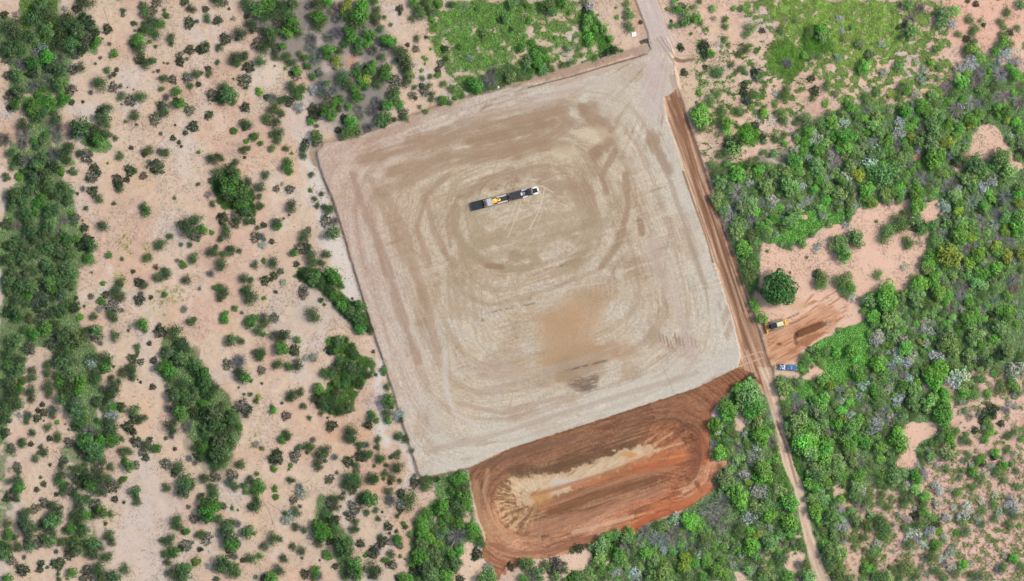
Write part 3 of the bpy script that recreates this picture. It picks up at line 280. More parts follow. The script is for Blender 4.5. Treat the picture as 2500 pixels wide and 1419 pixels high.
def segd(X, Y, a, b):
    dx, dy = b[0] - a[0], b[1] - a[1]; L2 = dx * dx + dy * dy + 1e-9
    t = np.clip(((X - a[0]) * dx + (Y - a[1]) * dy) / L2, 0, 1)
    return np.hypot(X - a[0] - t * dx, Y - a[1] - t * dy), t
def sdf(X, Y, P_):
    dd = np.full(X.shape, 1e9); ins = np.zeros(X.shape, bool)
    for i in range(len(P_)):
        a, b = P_[i], P_[(i + 1) % len(P_)]
        dd = np.minimum(dd, segd(X, Y, a, b)[0])
        if a[1] != b[1]:
            ins ^= ((a[1] > Y) != (b[1] > Y)) & (X < (b[0] - a[0]) * (Y - a[1]) / (b[1] - a[1]) + a[0])
    return np.where(ins, -dd, dd)
def pts(s): v = [float(t) for t in s.replace(',', ' ').split()]; return list(zip(v[::2], v[1::2]))
def rgb(t): return np.array(t) / 255.0
def put(s, c, a): C[s] += (c - C[s]) * a[..., None]
def poly(P_, c=None, soft=6, al=1, nz=6, ns=14, cov=None, tuf=None, brk=0, bs=(9, 9), hole=False, k=0):
    """paint a soil colour (c) and/or plant cover (cov) inside a polygon with an uneven edge"""
    if isinstance(P_, str): P_ = pts(P_)
    xs = [p[0] for p in P_]; ys = [p[1] for p in P_]; m = soft + nz + 4
    for s in blk(min(xs) - m, max(xs) + m, min(ys) - m, max(ys) + m) or []:
        X, Y = XY(s); RX, RY = RXY(s); dd = sdf(X, Y, P_)
        if nz: dd = dd + (fbm(RX / ns, RY / ns, 4, k + 1) - .5) * 2 * nz
        a = ss(soft / 2, -soft / 2, dd) * al
        if brk: a = a * ss(brk - .12, brk + .12, fbm(RX / bs[0], RY / bs[1], 4, k + 2))
        if c is not None: put(s, rgb(c), a)
        if hole: COV[s] *= 1 - a
        if cov is not None:
            COV[s] = np.maximum(COV[s], a * cov)
            if tuf is not None: TUF[s] += (rgb(tuf) - TUF[s]) * (a > .3)[..., None]
def stroke(P_, w, c, al=.6, soft=None, nz=.6, ang=None, brk=0, cov=None, tuf=None, sc=(60, 5), k=0, dh=0, wob=1):
    """a band of soil colour along a line; streaky along its own length"""
    if isinstance(P_, str): P_ = pts(P_)
    soft = soft or w; xs = [p[0] for p in P_]; ys = [p[1] for p in P_]; m = w * 2 + soft
    for s in blk(min(xs) - m, max(xs) + m, min(ys) - m, max(ys) + m) or []:
        X, Y = XY(s); RX, RY = RXY(s); best = np.full(X.shape, 1e9); al_ = np.zeros(X.shape); sd = np.zeros(X.shape); acc = 0
        for i in range(len(P_) - 1):
            a, b = P_[i], P_[i + 1]; L = math.hypot(b[0] - a[0], b[1] - a[1]); dd, t = segd(X, Y, a, b); q = dd < best
            best = np.where(q, dd, best); al_ = np.where(q, acc + t * L, al_)
            sd = np.where(q, ((X - a[0]) * (b[1] - a[1]) - (Y - a[1]) * (b[0] - a[0])) / L, sd); acc += L
        n = fbm(al_ / sc[0], sd / sc[1] + 50, 4, k)
        dd = best + (n - .5) * 2 * w * nz + (fbm(RX / 30, RY / 30, 3, k + 9) - .5) * 1.6 * max(w - 3, 0) * (wob)
        a = ss(w + soft / 2, w - soft / 2, dd) * al
        if brk: a = a * ss(brk - .1, brk + .1, n)
        if c is not None: put(s, rgb(c), a)
        if dh: H[s] += dh * a
        if cov is not None:
            COV[s] = np.maximum(COV[s], a * cov)
            if tuf is not None: TUF[s] += (rgb(tuf) - TUF[s]) * (a > .3)[..., None]
ALL = (slice(0, NY), slice(0, NX)); GX, GY = RXY(ALL); MX, MY = XY(ALL)
# natural sand, pale left to orange right
e = ss(1350, 1900, MX + (fbm(GX / 200, GY / 200, 3) - .5) * 300)[..., None]
C[:] = rgb((215, 192, 168)) * (1 - e) + rgb((232, 198, 174)) * e
n1 = fbm(GX / 110, GY / 110, 5, 1); n2 = fbm(GX / 45, GY / 60, 5, 2); n3 = fbm(GX / 9, GY / 9, 4, 3)
put(ALL, rgb((212, 178, 156)), ss(.48, .7, n1) * .8); put(ALL, rgb((224, 203, 184)), ss(.54, .72, n2) * .6); put(ALL, rgb((222, 190, 158)), ss(.52, .7, fbm(GX / 70, GY / 50, 4, 51)) * .4); put(ALL, rgb((208, 196, 186)), ss(.55, .4, n1) * ss(.5, .65, n2) * .5)
C *= 1 + (n3 - .5)[..., None] * .12
H += (fbm(GX / 160, GY / 160, 4, 5) - .5) * .8 + (fbm(GX / 12, GY / 12, 4, 6) - .5) * .10
def blob(x, y, r, c, al=.8, r2=None, **kw):
    r2 = r2 or r; poly([(x + r * math.cos(t), y + r2 * math.sin(t)) for t in np.linspace(0, 6.28, 13)[:-1]], c, soft=min(r, r2), al=al, nz=min(r, r2) * .5, ns=max(8, r * .5), **kw)
blob(335, 1290, 100, (210, 196, 184), .6, r2=150); blob(200, 1090, 60, (214, 196, 180), .5); blob(300, 480, 90, (214, 186, 160), .6, r2=60)
blob(325, 520, 60, (205, 176, 155), .5, r2=40); blob(610, 300, 60, (212, 180, 156), .6); blob(250, 1050, 40, (210, 200, 190), .5)
blob(640, 175, 50, (222, 204, 184), .8); blob(215, 270, 55, (218, 208, 200), .6, r2=22); blob(770, 750, 60, (205, 193, 180), .6); blob(850, 1070, 70, (218, 176, 145), .7, r2=40)
blob(910, 1160, 60, (216, 176, 146), .7); blob(1000, 1290, 60, (220, 180, 150), .6); blob(480, 1000, 10, (214, 196, 180), .5); blob(660, 660, 60, (216, 190, 165), .5)
blob(1860, 50, 50, (214, 200, 192), .6, r2=35); blob(1700, 220, 90, (220, 198, 166), .7, r2=60); blob(330, 1010, 60, (222, 190, 160), .6)
stroke('735 260 725 300 742 350 768 410 785 470 800 540 835 640 862 720 880 760', 26, (224, 217, 206), .75, nz=.7)
stroke('935 880 925 920 928 980 938 1020 922 1060 945 1080', 12, (222, 214, 205), .85); stroke('985 1070 1005 1110 1010 1150 985 1185', 13, (220, 208, 196), .8)
blob(915, 1000, 25, (218, 206, 196), .7); blob(800, 600, 26, (220, 212, 202), .7); blob(845, 700, 20, (220, 212, 202), .7)
# drain lines
stroke('180 860 205 915 222 960 215 1010 230 1060', 9, (150, 136, 112), .85, nz=.4); stroke('470 870 460 920 480 960 500 1010 520 1060', 16, (128, 122, 98), .8); blob(448, 925, 9, (170, 168, 160), .8)
stroke('440 900 480 1000 490 1090 530 1130', 34, (128, 126, 104), .6)
stroke('735 0 742 40 745 75 760 100', 8, (200, 180, 166), .8)
# runoff channels and animal paths
for p_ in ('252 20 262 50 272 80 268 110 276 140', '345 300 360 318 385 322 400 335', '640 1220 655 1245 665 1275 672 1290', '650 1225 690 1252', '600 1250 640 1235', '1870 110 1900 120 1930 122 1960 130', '2040 120 2075 135 2100 150'):
    stroke(p_, 1.3, (178, 150, 130), .7, sc=(10, 3), nz=.8, dh=-.08)
for p_ in ('180 420 260 380 300 300 330 200 360 60', '250 560 350 500 450 380 560 300 660 250', '380 1400 400 1250 370 1120 390 950 350 800 300 700 250 640', '640 1180 700 1100 760 1080 870 1090', '560 640 640 560 700 540'):
    stroke(p_, 5, (224, 206, 186), .45, sc=(40, 6), nz=.9, soft=10)
# grey leaf litter
poly('600 0 910 0 925 60 950 110 965 250 900 318 830 344 795 300 760 255 735 150 690 140 640 110 615 60', (138, 133, 128), soft=30, nz=26, ns=50, al=.8)
for q in ((765, 90, 26), (760, 130, 14), (800, 165, 16), (860, 150, 26), (838, 305, 26), (785, 300, 30), (750, 300, 20), (745, 240, 20)): blob(*q, (205, 190, 178), .8)
blob(857, 148, 18, (205, 160, 135), .8); blob(720, 300, 40, (214, 192, 176), .8); blob(655, 75, 10, (205, 190, 178), .7)
# ---- cover zones
Gd, Gm, Gy = (110, 150, 84), (98, 134, 72), (140, 162, 84)
LIT = (126, 142, 106)
def zone(P_, lit, dens, tuf, al=.75, k=0, **kw): poly(P_, lit, soft=14, nz=12, ns=26, al=al, cov=dens, tuf=tuf, k=k, **kw)
zone('60 0 142 0 145 40 150 60 200 30 245 70 232 125 180 145 165 175 170 230 150 262 120 290 130 360 165 350 180 400 150 420 150 440 182 470 180 500 195 540 215 600 235 640 192 660 188 740 190 790 225 830 245 880 250 930 290 990 280 1040 265 1090 240 1120 225 1140 215 1120 190 1080 180 1030 150 980 140 930 125 860 110 850 60 840', (104, 114, 86), .5, Gd, k=3)
zone('180 1080 215 1120 230 1200 250 1240 225 1290 240 1340 200 1370 190 1330 160 1320 165 1240 180 1200 160 1150 150 1100', (122, 124, 100), .4, Gd, al=.6, brk=.42, bs=(22, 22), k=3)
blob(110, 925, 25, (214, 190, 168), .95, r2=60, hole=True); blob(130, 285, 14, (214, 196, 180), .9, hole=True); blob(130, 236, 20, (214, 190, 168), .9, r2=8, hole=True)
blob(150, 732, 12, (214, 196, 180), .9, hole=True); blob(243, 1010, 8, (214, 196, 180), .9, r2=16, hole=True)
zone('95 0 140 0 142 60 130 70 120 60 95 60', (92, 118, 62), .9, (96, 132, 58)); zone('95 240 140 240 138 270 95 290', (92, 118, 62), .9, (86, 140, 58))
zone('400 830 440 820 470 860 500 900 535 950 590 1000 590 1050 560 1130 520 1150 470 1090 430 1010 410 950 390 900', (100, 108, 80), .55, Gd)
zone('210 305 260 320 270 360 225 375 200 350', (92, 112, 62), .8, Gd)
zone('520 440 560 410 620 470 615 530 560 510 530 490', (62, 88, 42), 1, (58, 92, 38), al=.9)
zone('730 655 775 660 800 690 830 720 870 745 905 765 912 805 880 812 845 770 810 735 770 700 725 672', (70, 96, 50), 1, (62, 104, 42), al=.9)
zone('790 675 812 655 832 670 836 700 805 690', (60, 100, 40), .9, (56, 112, 36))
zone('800 830 838 820 870 850 905 880 895 935 870 965 850 1000 820 1012 770 985 765 965 800 950 815 925 790 905 820 890 830 870 800 865', (84, 112, 58), .95, (74, 112, 44), al=.85, brk=.3, bs=(14, 14))
zone('895 880 915 890 918 920 905 915', (84, 112, 58), .9, (70, 110, 44))
zone('780 1200 800 1215 828 1290 860 1310 860 1400 840 1419 800 1300 765 1290', (96, 108, 76), .5, Gd)
zone('1075 1150 1145 1145 1148 1200 1158 1260 1180 1325 1160 1340 1120 1330 1130 1370 1090 1419 1000 1419 1000 1330 1010 1290 1030 1240 1070 1220 1065 1180', (84, 100, 66), .8, Gd)
blob(1068, 1268, 9, (216, 190, 168), .9, hole=True); blob(1140, 1262, 12, (222, 196, 170), .95, r2=18, hole=True)
zone('1030 0 1130 0 1420 0 1430 60 1500 115 1430 155 1300 185 1160 235 1090 248 1100 200 1080 160 1060 110 1040 70', (128, 142, 92), .95, (104, 144, 66), al=.7, brk=.46, bs=(16, 12))
zone('1040 30 1250 0 1290 60 1280 110 1240 160 1130 175 1105 130 1060 80', (104, 134, 74), 1, (102, 146, 66), al=.75, brk=.40, bs=(15, 12))
zone('1160 190 1240 150 1300 190 1230 215 1165 232', (96, 108, 86), .8, (80, 112, 56), al=.9); zone('1300 110 1340 120 1350 170 1290 180', (88, 110, 60), .9, (72, 120, 44))
zone('1415 40 1445 20 1480 90 1505 125 1480 140 1445 100 1430 110', (88, 116, 60), .95, (70, 124, 42))
zone('1680 40 1720 60 1800 100 1960 110 1960 380 1720 400 1700 340 1700 90', None, .9, (92, 130, 60), brk=.585, bs=(14, 10))
zone('1800 0 2340 0 2320 130 2330 200 2290 240 2060 262 1990 190 1940 160 1870 60 1820 40', (166, 162, 118), .85, (122, 154, 76), al=.6, brk=.47, bs=(11, 10))
zone('1875 0 2200 0 2200 120 2080 170 2000 130 1940 100 1880 40', (150, 160, 100), .95, (132, 166, 76), al=.65, brk=.42, bs=(8, 8))
blob(1918, 142, 40, (96, 126, 60), .85, cov=1, tuf=(96, 138, 54)); blob(1995, 100, 36, (90, 120, 56), .9, cov=.9, tuf=(84, 130, 48)); blob(1825, 330, 26, (84, 120, 48), .9, cov=1, tuf=(80, 136, 40))
zone('1740 400 1800 400 1870 398 1925 408 1960 330 2020 290 2060 262 2300 240 2420 130 2420 560 2420 1419 1380 1419 1460 1340 1556 1292 1650 1255 1750 1185 1760 1130 1735 1060 1745 980 1800 940 1850 915 1900 930 1890 900 1960 870 2060 800 2020 560 1860 590 1850 700 1835 745 1800 660 1762 520 1742 450', LIT, .62, Gd, al=.85, k=2)
poly('1740 400 2400 250 2400 1200 2000 1200 1860 900 1740 520', (122, 122, 118), soft=30, nz=20, al=.75, brk=.56, bs=(30, 30), k=5)
poly('1560 1300 1780 1170 1800 1300 1640 1400 1560 1360', (128, 128, 122), soft=30, nz=20, al=.8, brk=.4, bs=(30, 30))
G1 = (106, 164, 74)
zone('1965 860 2020 826 2060 800 2095 790 2120 800 2125 840 2120 900 2100 940 2040 945 1990 965 1940 985 1900 990 1905 935 1950 935 2020 915 1950 890', (84, 126, 56), 1, G1, al=.95)
zone('1870 590 1960 520 2050 510 2080 520 2060 545 2010 552 1990 575 1930 600 1880 600', (80, 122, 54), 1, G1, al=.95); zone('1760 400 1860 395 1870 440 1760 430', (80, 118, 56), 1, (76, 128, 46))
zone('1800 600 1850 620 1855 700 1830 720', (84, 118, 60), 1, (80, 132, 54)); zone('2142 575 2180 535 2215 525 2262 545 2265 575 2225 575 2200 565 2160 590', (86, 128, 60), 1, (78, 130, 54), al=.95); zone('2207 575 2228 575 2228 607 2207 605', (86, 128, 60), 1, (78, 130, 54), al=.95)
zone('2035 675 2090 670 2095 700 2060 745 2035 720', (90, 124, 64), 1, (84, 130, 56), al=.9)
zone('1736 1000 1800 960 1800 1060 1740 1070', (86, 118, 58), .9, (84, 128, 48)); zone('1890 1040 1945 1060 1975 1180 1930 1150 1900 1090', (84, 110, 60), .9, (74, 120, 46)); zone('1880 1080 1895 1070 1930 1200 1915 1200', (96, 140, 60), 1, (84, 140, 44))
zone('1470 1300 1540 1290 1555 1310 1520 1330 1440 1400 1380 1419 1400 1390 1440 1350', (82, 120, 52), .9, (80, 130, 44)); zone('1990 1150 2040 1140 2040 1300 2030 1419 2020 1419 2010 1300', (84, 112, 60), .9, (80, 126, 48))
# openings of bare sand
SL, SR = (234, 204, 178), (238, 200, 175)
def hole(P_, c=SR, nz=5, **kw): poly(P_, c, soft=5, nz=nz, ns=12, al=.98, hole=True, **kw)
hole('1868 600 1885 593 1930 602 1965 590 1992 572 2012 550 2072 545 2098 508 2180 488 2205 490 2225 478 2230 505 2248 508 2262 492 2290 488 2305 525 2272 542 2268 612 2250 640 2245 700 2200 712 2115 715 2097 745 2118 775 2094 792 2058 800 2010 828 1968 852 1955 880 1900 905 1875 860 1835 745 1852 700 1855 640')
hole('1955 925 1975 890 1990 885 2016 912 1990 930'); hole('1890 888 1950 880 1955 915 1940 932 1915 922 1893 915', SL)
hole('2318 408 2345 386 2372 335 2395 305 2425 300 2425 420 2398 385 2378 380 2365 402 2345 422'); hole('2302 0 2425 0 2425 135 2385 100 2352 122 2310 92 2330 60 2312 30', (238, 192, 168))
hole('2312 118 2340 128 2345 148 2328 158 2312 140', (238, 200, 178)); hole('2228 378 2252 376 2250 392 2230 396', (215, 165, 138)); hole('2086 455 2098 455 2092 482 2084 480'); hole('1955 522 1972 525 1972 536 1957 536')
hole('1795 1000 1808 1000 1822 1040 1812 1056 1792 1052', SL); hole('1736 1000 1750 985 1772 1025 1765 1032 1738 1014', (224, 214, 204)); hole('1742 1050 1762 1048 1762 1062 1748 1064', (228, 220, 210)); hole('1905 968 1922 968 1920 978 1908 978', SL)
hole('2032 1190 2055 1178 2085 1172 2086 1200 2068 1222 2082 1240 2066 1250 2050 1238 2036 1215', SL); hole('1918 1345 1960 1340 1965 1365 1952 1405 1930 1400 1915 1380', SL); hole('1790 1396 1815 1392 1822 1419 1800 1430 1795 1405', SL)
hole('1855 1335 1868 1340 1888 1372 1870 1392 1860 1380', SL, nz=8); hole('1936 1308 1955 1302 1955 1318 1940 1316', SL); hole('1380 1340 1430 1336 1447 1352 1445 1385 1418 1400 1380 1390', SL); hole('1300 1355 1375 1340 1395 1395 1370 1415 1300 1419', SL)
hole('1478 1372 1488 1368 1492 1382 1480 1384', SL, nz=2); hole('1135 1320 1160 1325 1180 1375 1215 1419 1130 1419 1120 1380 1120 1355 1132 1340', SL); hole('2205 1040 2225 1030 2290 1035 2292 1060 2250 1080 2232 1100 2245 1130 2225 1150 2185 1140 2190 1110 2200 1070')
hole('2318 1012 2340 1010 2345 1040 2330 1045 2315 1030', (218, 172, 150)); hole('2250 935 2268 938 2272 955 2255 952', SL, nz=2)
# south-east scrubland: pink sand, debris, patchy cover
poly('2300 920 2425 900 2425 1419 2030 1419 2040 1300 2050 1180 2100 1170 2130 1190 2190 1200 2250 1150 2270 1100 2340 1050 2310 1000', (232, 194, 174), soft=20, nz=14, al=.95, hole=True)
poly('2040 1300 2150 1290 2160 1380 2050 1400', (222, 190, 162), soft=30, nz=14, al=.8)
zone('2300 920 2425 900 2425 1419 2100 1419 2180 1200 2250 1150 2270 1100 2340 1050', (170, 150, 122), .8, (104, 132, 66), al=.6, brk=.56, bs=(15, 12))
zone('2040 1180 2180 1180 2160 1419 2040 1419', (140, 146, 96), .8, (100, 136, 60), al=.7, brk=.6, bs=(18, 16))
zone('2110 1180 2150 1190 2160 1290 2110 1300', (120, 136, 84), .8, (96, 136, 60), al=.6, brk=.5, bs=(14, 12))
# thin yellow weeds and sparse cover on the left sand
for q in ((310, 600, 30, 40), (290, 690, 22, 40), (400, 740, 50, 40), (430, 720, 40, 20), (270, 1265, 30, 30), (370, 600, 24, 20), (620, 1080, 20, 30), (630, 1370, 20, 26), (1310, 200, 6, 6), (560, 1350, 26, 20)):
    blob(q[0], q[1], q[2], (205, 190, 140), .5, r2=q[3], cov=.45, tuf=(140, 148, 74), brk=.5, bs=(8, 8))
# dark debris flecks on the sand
deb = fbm(GX / 3.2, GY / 3.2, 2, 9) * ss(.45, .62, fbm(GX / 80, GY / 80, 3, 11))
put(ALL, rgb((150, 134, 120)), ss(.54, .7, deb) * .5 * (COV < .3))
poly('2220 1150 2425 1100 2425 1419 2060 1419 2060 1330', (130, 112, 98), soft=30, nz=10, al=.75, brk=.62, bs=(5, 5))

# ---------------------------------------------------------------- earthworks
PAD = pts('776 372 790 352 860 340 975 296 1100 250 1200 226 1300 203 1400 185 1500 158 1560 140 1590 122 1588 100 1625 95 1640 128 1650 180 1657 215 1640 232 1622 238 1630 290 1680 440 1745 640 1790 780 1808 868 1802 895 1700 946 1500 1012 1250 1092 1140 1142 1035 1166 1022 1155 1000 1085 940 890 900 770 860 640 815 490 782 410')
CU, SU = math.cos(math.radians(18.6)), math.sin(math.radians(18.6))
s, = blk(700, 1900, 60, 1210); X, Y = XY(s)
dp = sdf(X, Y, PAD) + (fbm(X / 14, Y / 14, 4, 4) - .5) * 6; PADM = np.full((NY, NX), 999.0); PADM[s] = dp
a = ss(1.5, -1.5, dp)
base = rgb((203, 188, 163)) * np.ones(X.shape + (3,))
U = (X - 1300) * CU - (Y - 655) * SU; V = (X - 1300) * SU + (Y - 655) * CU
wr = (fbm(X / 70, Y / 70, 3, 7) - .5) * 26
q = (np.abs(U) ** 5 + np.abs(V) ** 5) ** .2 + wr * .5; th = np.arctan2(V, U)
st1 = .6 * fbm(q / 9, th * 4, 5, 3, .6) + .4 * fbm(q / 17 + wr / 12, th * 9, 4, 43, .6)                    # passes parallel to the sides
R2 = np.hypot((X - 1290) / 1.15, (Y - 500)) + wr * 2.2 + (fbm(X / 150, Y / 150, 2, 41) - .5) * 90; t2 = np.arctan2(Y - 500, X - 1290); st2 = .65 * fbm(R2 / 10, t2 * 4.5, 5, 8, .6) + .35 * fbm(R2 / 22, t2 * 3, 3, 44)   # circling passes
wi = ss(330, 240, R2)[..., None]
stk = st2[..., None] * wi + st1[..., None] * (1 - wi)
stv = fbm(V / 6, U / 120, 4, 12, .6)                               # straight passes along the long side
uu = fbm(X / 60, Y / 60, 4, 13)
ne = ss(120, 420, U - V)                                         # fanned passes from the entrance at the north corner
fan = fbm(np.arctan2(Y - 90, X - 1640) * 26, np.hypot(X - 1640, Y - 90) / 130, 4, 47, .6)
m_ = (ss(.40, .62, uu) * .55)[..., None]
stk = stk * (1 - m_) + stv[..., None] * m_
nf = (ss(430, 150, np.hypot(X - 1640, Y - 90)) * .8)[..., None]; stk = stk * (1 - nf) + fan[..., None] * nf
edge = ss(-150, -20, dp)[..., None]
base = base * (1 - edge) + (rgb((202, 184, 168)) * (1 - ss(900, 1500, X + Y * .4 - 100))[..., None] + rgb((212, 205, 188)) * ss(900, 1500, X + Y * .4 - 100)[..., None]) * edge
cs_ = ((1 - .35 * ss(600, 800, Y)) * (.45 + .9 * ss(.35, .65, fbm(X / 80, Y / 80, 4, 45))))[..., None]
base += (rgb((168, 142, 116)) - base) * ss(.50, .72, stk) * .75 * cs_
base += (rgb((220, 205, 178)) - base) * ss(.50, .30, stk) * .75 * cs_
lg = ss(.45, .7, fbm(X / 75, Y / 45, 5, 14))[..., None]; base += (rgb((202, 174, 154)) - base) * (ss(1150, 850, X) * .5)[..., None]
base += (rgb((206, 198, 184)) - base) * lg * .5 * ss(500, 800, Y)[..., None]
base += (rgb((178, 150, 120)) - base) * ss(.52, .7, fbm(X / 70, Y / 60, 5, 15))[..., None] * .4
gr = fbm(X / 3, Y / 3, 3, 16); base *= (1 + (gr - .5) * .26 + (fbm(q / 2.4, th * 9, 3, 17) - .5) * .16)[..., None]
C[s] += (base - C[s]) * a[..., None]; H[s] = H[s] * ss(-3, 14, dp) + ss(7, -2, dp) * .75 + (stk[..., 0] - .5) * .10 * a; COV[s] *= ss(2, 8, dp)
def rsq(h, w, c, al, u0=0, v0=0, asp=1, **k):                       # a lap round the pad, corners rounded
    P_ = []
    for t in np.linspace(0, 2 * math.pi, 61):
        c_, s_ = math.cos(t), math.sin(t); f = h / (abs(c_) ** 4 + abs(s_) ** 4) ** .25; u, v = u0 + f * c_ * asp, v0 + f * s_; P_.append((1300 + u * CU + v * SU, 655 - u * SU + v * CU))
    stroke(P_, w, c, al, **k)
for h, w, c, al in ((402, 5, (214, 202, 184), .5), (388, 6, (178, 156, 134), .45), (368, 9, (212, 200, 180), .45), (346, 8, (176, 152, 126), .45), (322, 8, (208, 194, 170), .4), (300, 10, (172, 148, 120), .4), (272, 8, (208, 194, 168), .35), (246, 9, (172, 148, 118), .38), (214, 7, (210, 196, 168), .35)):
    rsq(h, w, c, al, v0=-(402 - h) * .25, sc=(70, 4), nz=1, brk=.44, k=int(h) % 13)
for h, w, al in ((150, 9, .5), (118, 8, .45), (182, 7, .4)): rsq(h, w, (168, 146, 114), al, u0=20, v0=-120, asp=1.15, sc=(60, 4), nz=1, brk=.42, k=int(h) % 11)
B1, B2, OL = (170, 144, 118), (160, 132, 106), (174, 154, 124)
stroke('890 392 980 365 1100 345 1230 318 1360 278 1385 300 1330 338 1220 362 1090 385 960 420', 14, B1, .75, soft=20, sc=(90, 4), nz=.9)
stroke('1000 345 1120 318 1240 298 1380 268', 12, B1, .7, sc=(90, 4)); stroke('1150 350 1300 318 1350 300', 12, B2, .6, sc=(90, 4)); stroke('1120 300 1290 262 1380 250', 10, B1, .5, sc=(90, 4))
stroke('930 470 1050 420 1200 380 1330 350 1420 370 1450 420', 12, B1, .55, sc=(90, 4)); stroke('1130 470 1240 430 1330 415', 16, B1, .5, sc=(60, 5))
stroke('1440 275 1470 300 1480 340 1460 370', 20, B2, .75, nz=.8, sc=(30, 20)); stroke('1340 450 1385 450 1430 480 1450 520', 20, B1, .6, nz=.8, sc=(30, 20)); stroke('1500 370 1470 430 1480 470', 8, B2, .6)
stroke('1525 430 1535 500 1510 590 1470 650', 8, B2, .6); stroke('1590 340 1610 380 1620 410 1630 420', 17, B2, .6, nz=.8, sc=(30, 12)); stroke('1440 520 1440 600 1400 640', 14, OL, .6); stroke('1560 540 1568 570', 7, B2, .7)
stroke('1115 510 1112 560 1130 605 1180 640 1230 658 1290 655 1312 640 1300 628 1250 625', 10, OL, .8, nz=.5, sc=(40, 5)); stroke('1150 520 1180 600 1240 560 1330 530 1400 520', 14, OL, .55); stroke('1190 650 1225 652', 6, B2, .8)
stroke('1040 490 1060 560 1085 620 1110 650', 9, B1, .55); stroke('940 480 990 560 1010 640 1030 720 1070 860', 10, B1, .5, sc=(80, 6)); stroke('860 430 900 540 940 640 980 760 1020 880', 10, (170, 142, 122), .6, sc=(80, 5))
stroke('905 440 960 560 1020 690 1050 760', 9, B1, .5); stroke('1150 600 1350 560 1480 540', 12, OL, .5, sc=(70, 6)); stroke('1130 640 1330 600', 12, OL, .45); stroke('1090 430 1040 480 1015 560 1050 640', 7, B1, .6); stroke('1120 480 1090 540 1100 600', 6, B1, .5)
stroke('1270 595 1370 575 1440 600 1400 660 1350 670', 10, OL, .5); stroke('1080 250 1000 300 900 340', 10, (178, 150, 128), .5)
for xx in (1095, 1112, 1130, 1152): stroke([(xx, 680), (xx + 6, 775)], 8, OL, .5, soft=14, nz=1, sc=(30, 6))
blob(1430, 735, 56, (196, 158, 118), .5, r2=34); blob(1400, 785, 70, (196, 156, 116), .5, r2=44); blob(1370, 820, 60, (192, 156, 116), .5, r2=50); blob(1500, 860, 50, (186, 152, 118), .4, r2=26); stroke('1330 880 1420 860 1500 850', 16, (182, 144, 106), .55, sc=(40, 4)); blob(1360, 810, 50, (188, 158, 122), .5, r2=80); blob(1385, 850, 60, (192, 164, 130), .5, r2=40); blob(1440, 730, 40, OL, .4, r2=30); blob(1430, 870, 50, (184, 154, 120), .7, r2=26); blob(1380, 905, 25, (172, 146, 116), .7, r2=35); blob(1595, 820, 20, OL, .6); blob(1215, 900, 60, (186, 166, 146), .5, r2=24)
blob(1420, 940, 24, (150, 132, 112), .6, r2=14); blob(1432, 948, 15, (128, 112, 96), .6, r2=10); stroke('1390 920 1450 900', 26, (172, 148, 120), .6, sc=(20, 3)); stroke('1395 935 1450 925', 13, (118, 102, 86), .75, sc=(16, 2), nz=.9, brk=.46); stroke('1410 950 1452 942', 9, (118, 102, 86), .7, sc=(16, 2), nz=.9, brk=.46); stroke('1372 908 1480 880', 3, (110, 92, 76), .7, brk=.5, sc=(12, 3))
for i in range(14):
    x = 1608 + i * 6.5 + (i % 3) * 3; y = 812 + (i * 29 % 24); stroke([(x, y), (x + 5, y + 22)], 1.4, (142, 120, 98), .5, sc=(8, 3))
for i in range(9):
    x = 1755 + (i * 17 % 22) + i * 1.5; y = 742 + i * 9; stroke([(x, y), (x + 5, y + 14)], 4, (170, 142, 116), .7, sc=(8, 3))
stroke('1190 768 1215 758 1250 752 1310 740', 3, (132, 118, 100), .6, brk=.5, sc=(7, 4)); blob(1178, 782, 4, (140, 130, 116), .6); stroke('1175 700 1177 760', 1.4, (170, 152, 130), .5); stroke('1180 960 1300 920 1500 850', 10, (184, 166, 146), .5)
stroke('1120 985 1230 1010 1400 960', 6, (186, 162, 140), .6, sc=(60, 4)); stroke('1085 860 1090 960 1110 1010 1160 1035', 7, (214, 204, 192), .7); stroke('1055 1010 1075 1075 1130 1090 1400 990 1700 900 1790 880', 12, (212, 204, 190), .5, sc=(90, 3), nz=1)
stroke('1045 1150 1140 1128 1250 1080 1500 998 1700 930 1800 885', 15, (212, 205, 190), .5, sc=(90, 3), nz=1); stroke('1060 1100 1250 1050 1500 970 1700 910', 7, (184, 166, 148), .5, sc=(120, 3)); stroke('1630 330 1680 500 1740 680 1795 850', 13, (212, 204, 190), .5, sc=(90, 3), nz=1)
stroke('1600 330 1660 520 1720 700', 6, (176, 160, 140), .5, sc=(120, 3)); stroke('1590 600 1660 780 1700 880', 16, (202, 186, 172), .5, sc=(90, 6)); stroke('1560 160 1500 190 1400 220 1280 250', 13, (204, 188, 174), .6, sc=(120, 4))
stroke('1350 205 1500 165 1590 130', 8, (196, 172, 154), .6, sc=(120, 3)); blob(1450, 330, 40, (222, 206, 174), .6, r2=22); blob(1380, 372, 40, (222, 206, 174), .6, r2=16); blob(1600, 220, 36, (208, 192, 184), .7, r2=80); blob(1500, 250, 60, (208, 196, 176), .5)
stroke('1330 460 1314 520 1292 560', 1.3, (222, 208, 184), .9, nz=.1); stroke('1272 492 1260 530 1240 580', 1.3, (220, 206, 184), .8, nz=.1); stroke('1262 492 1250 525 1232 560', 1.3, (220, 206, 184), .8, nz=.1); stroke('1320 468 1322 520 1300 580 1270 620', 1, (218, 204, 182), .6, nz=.1)
stroke('1300 455 1325 455 1350 470', 2, (214, 198, 172), .8, nz=.2); stroke('1340 730 1400 700 1480 690', 1.2, (214, 206, 186), .7, nz=.2)
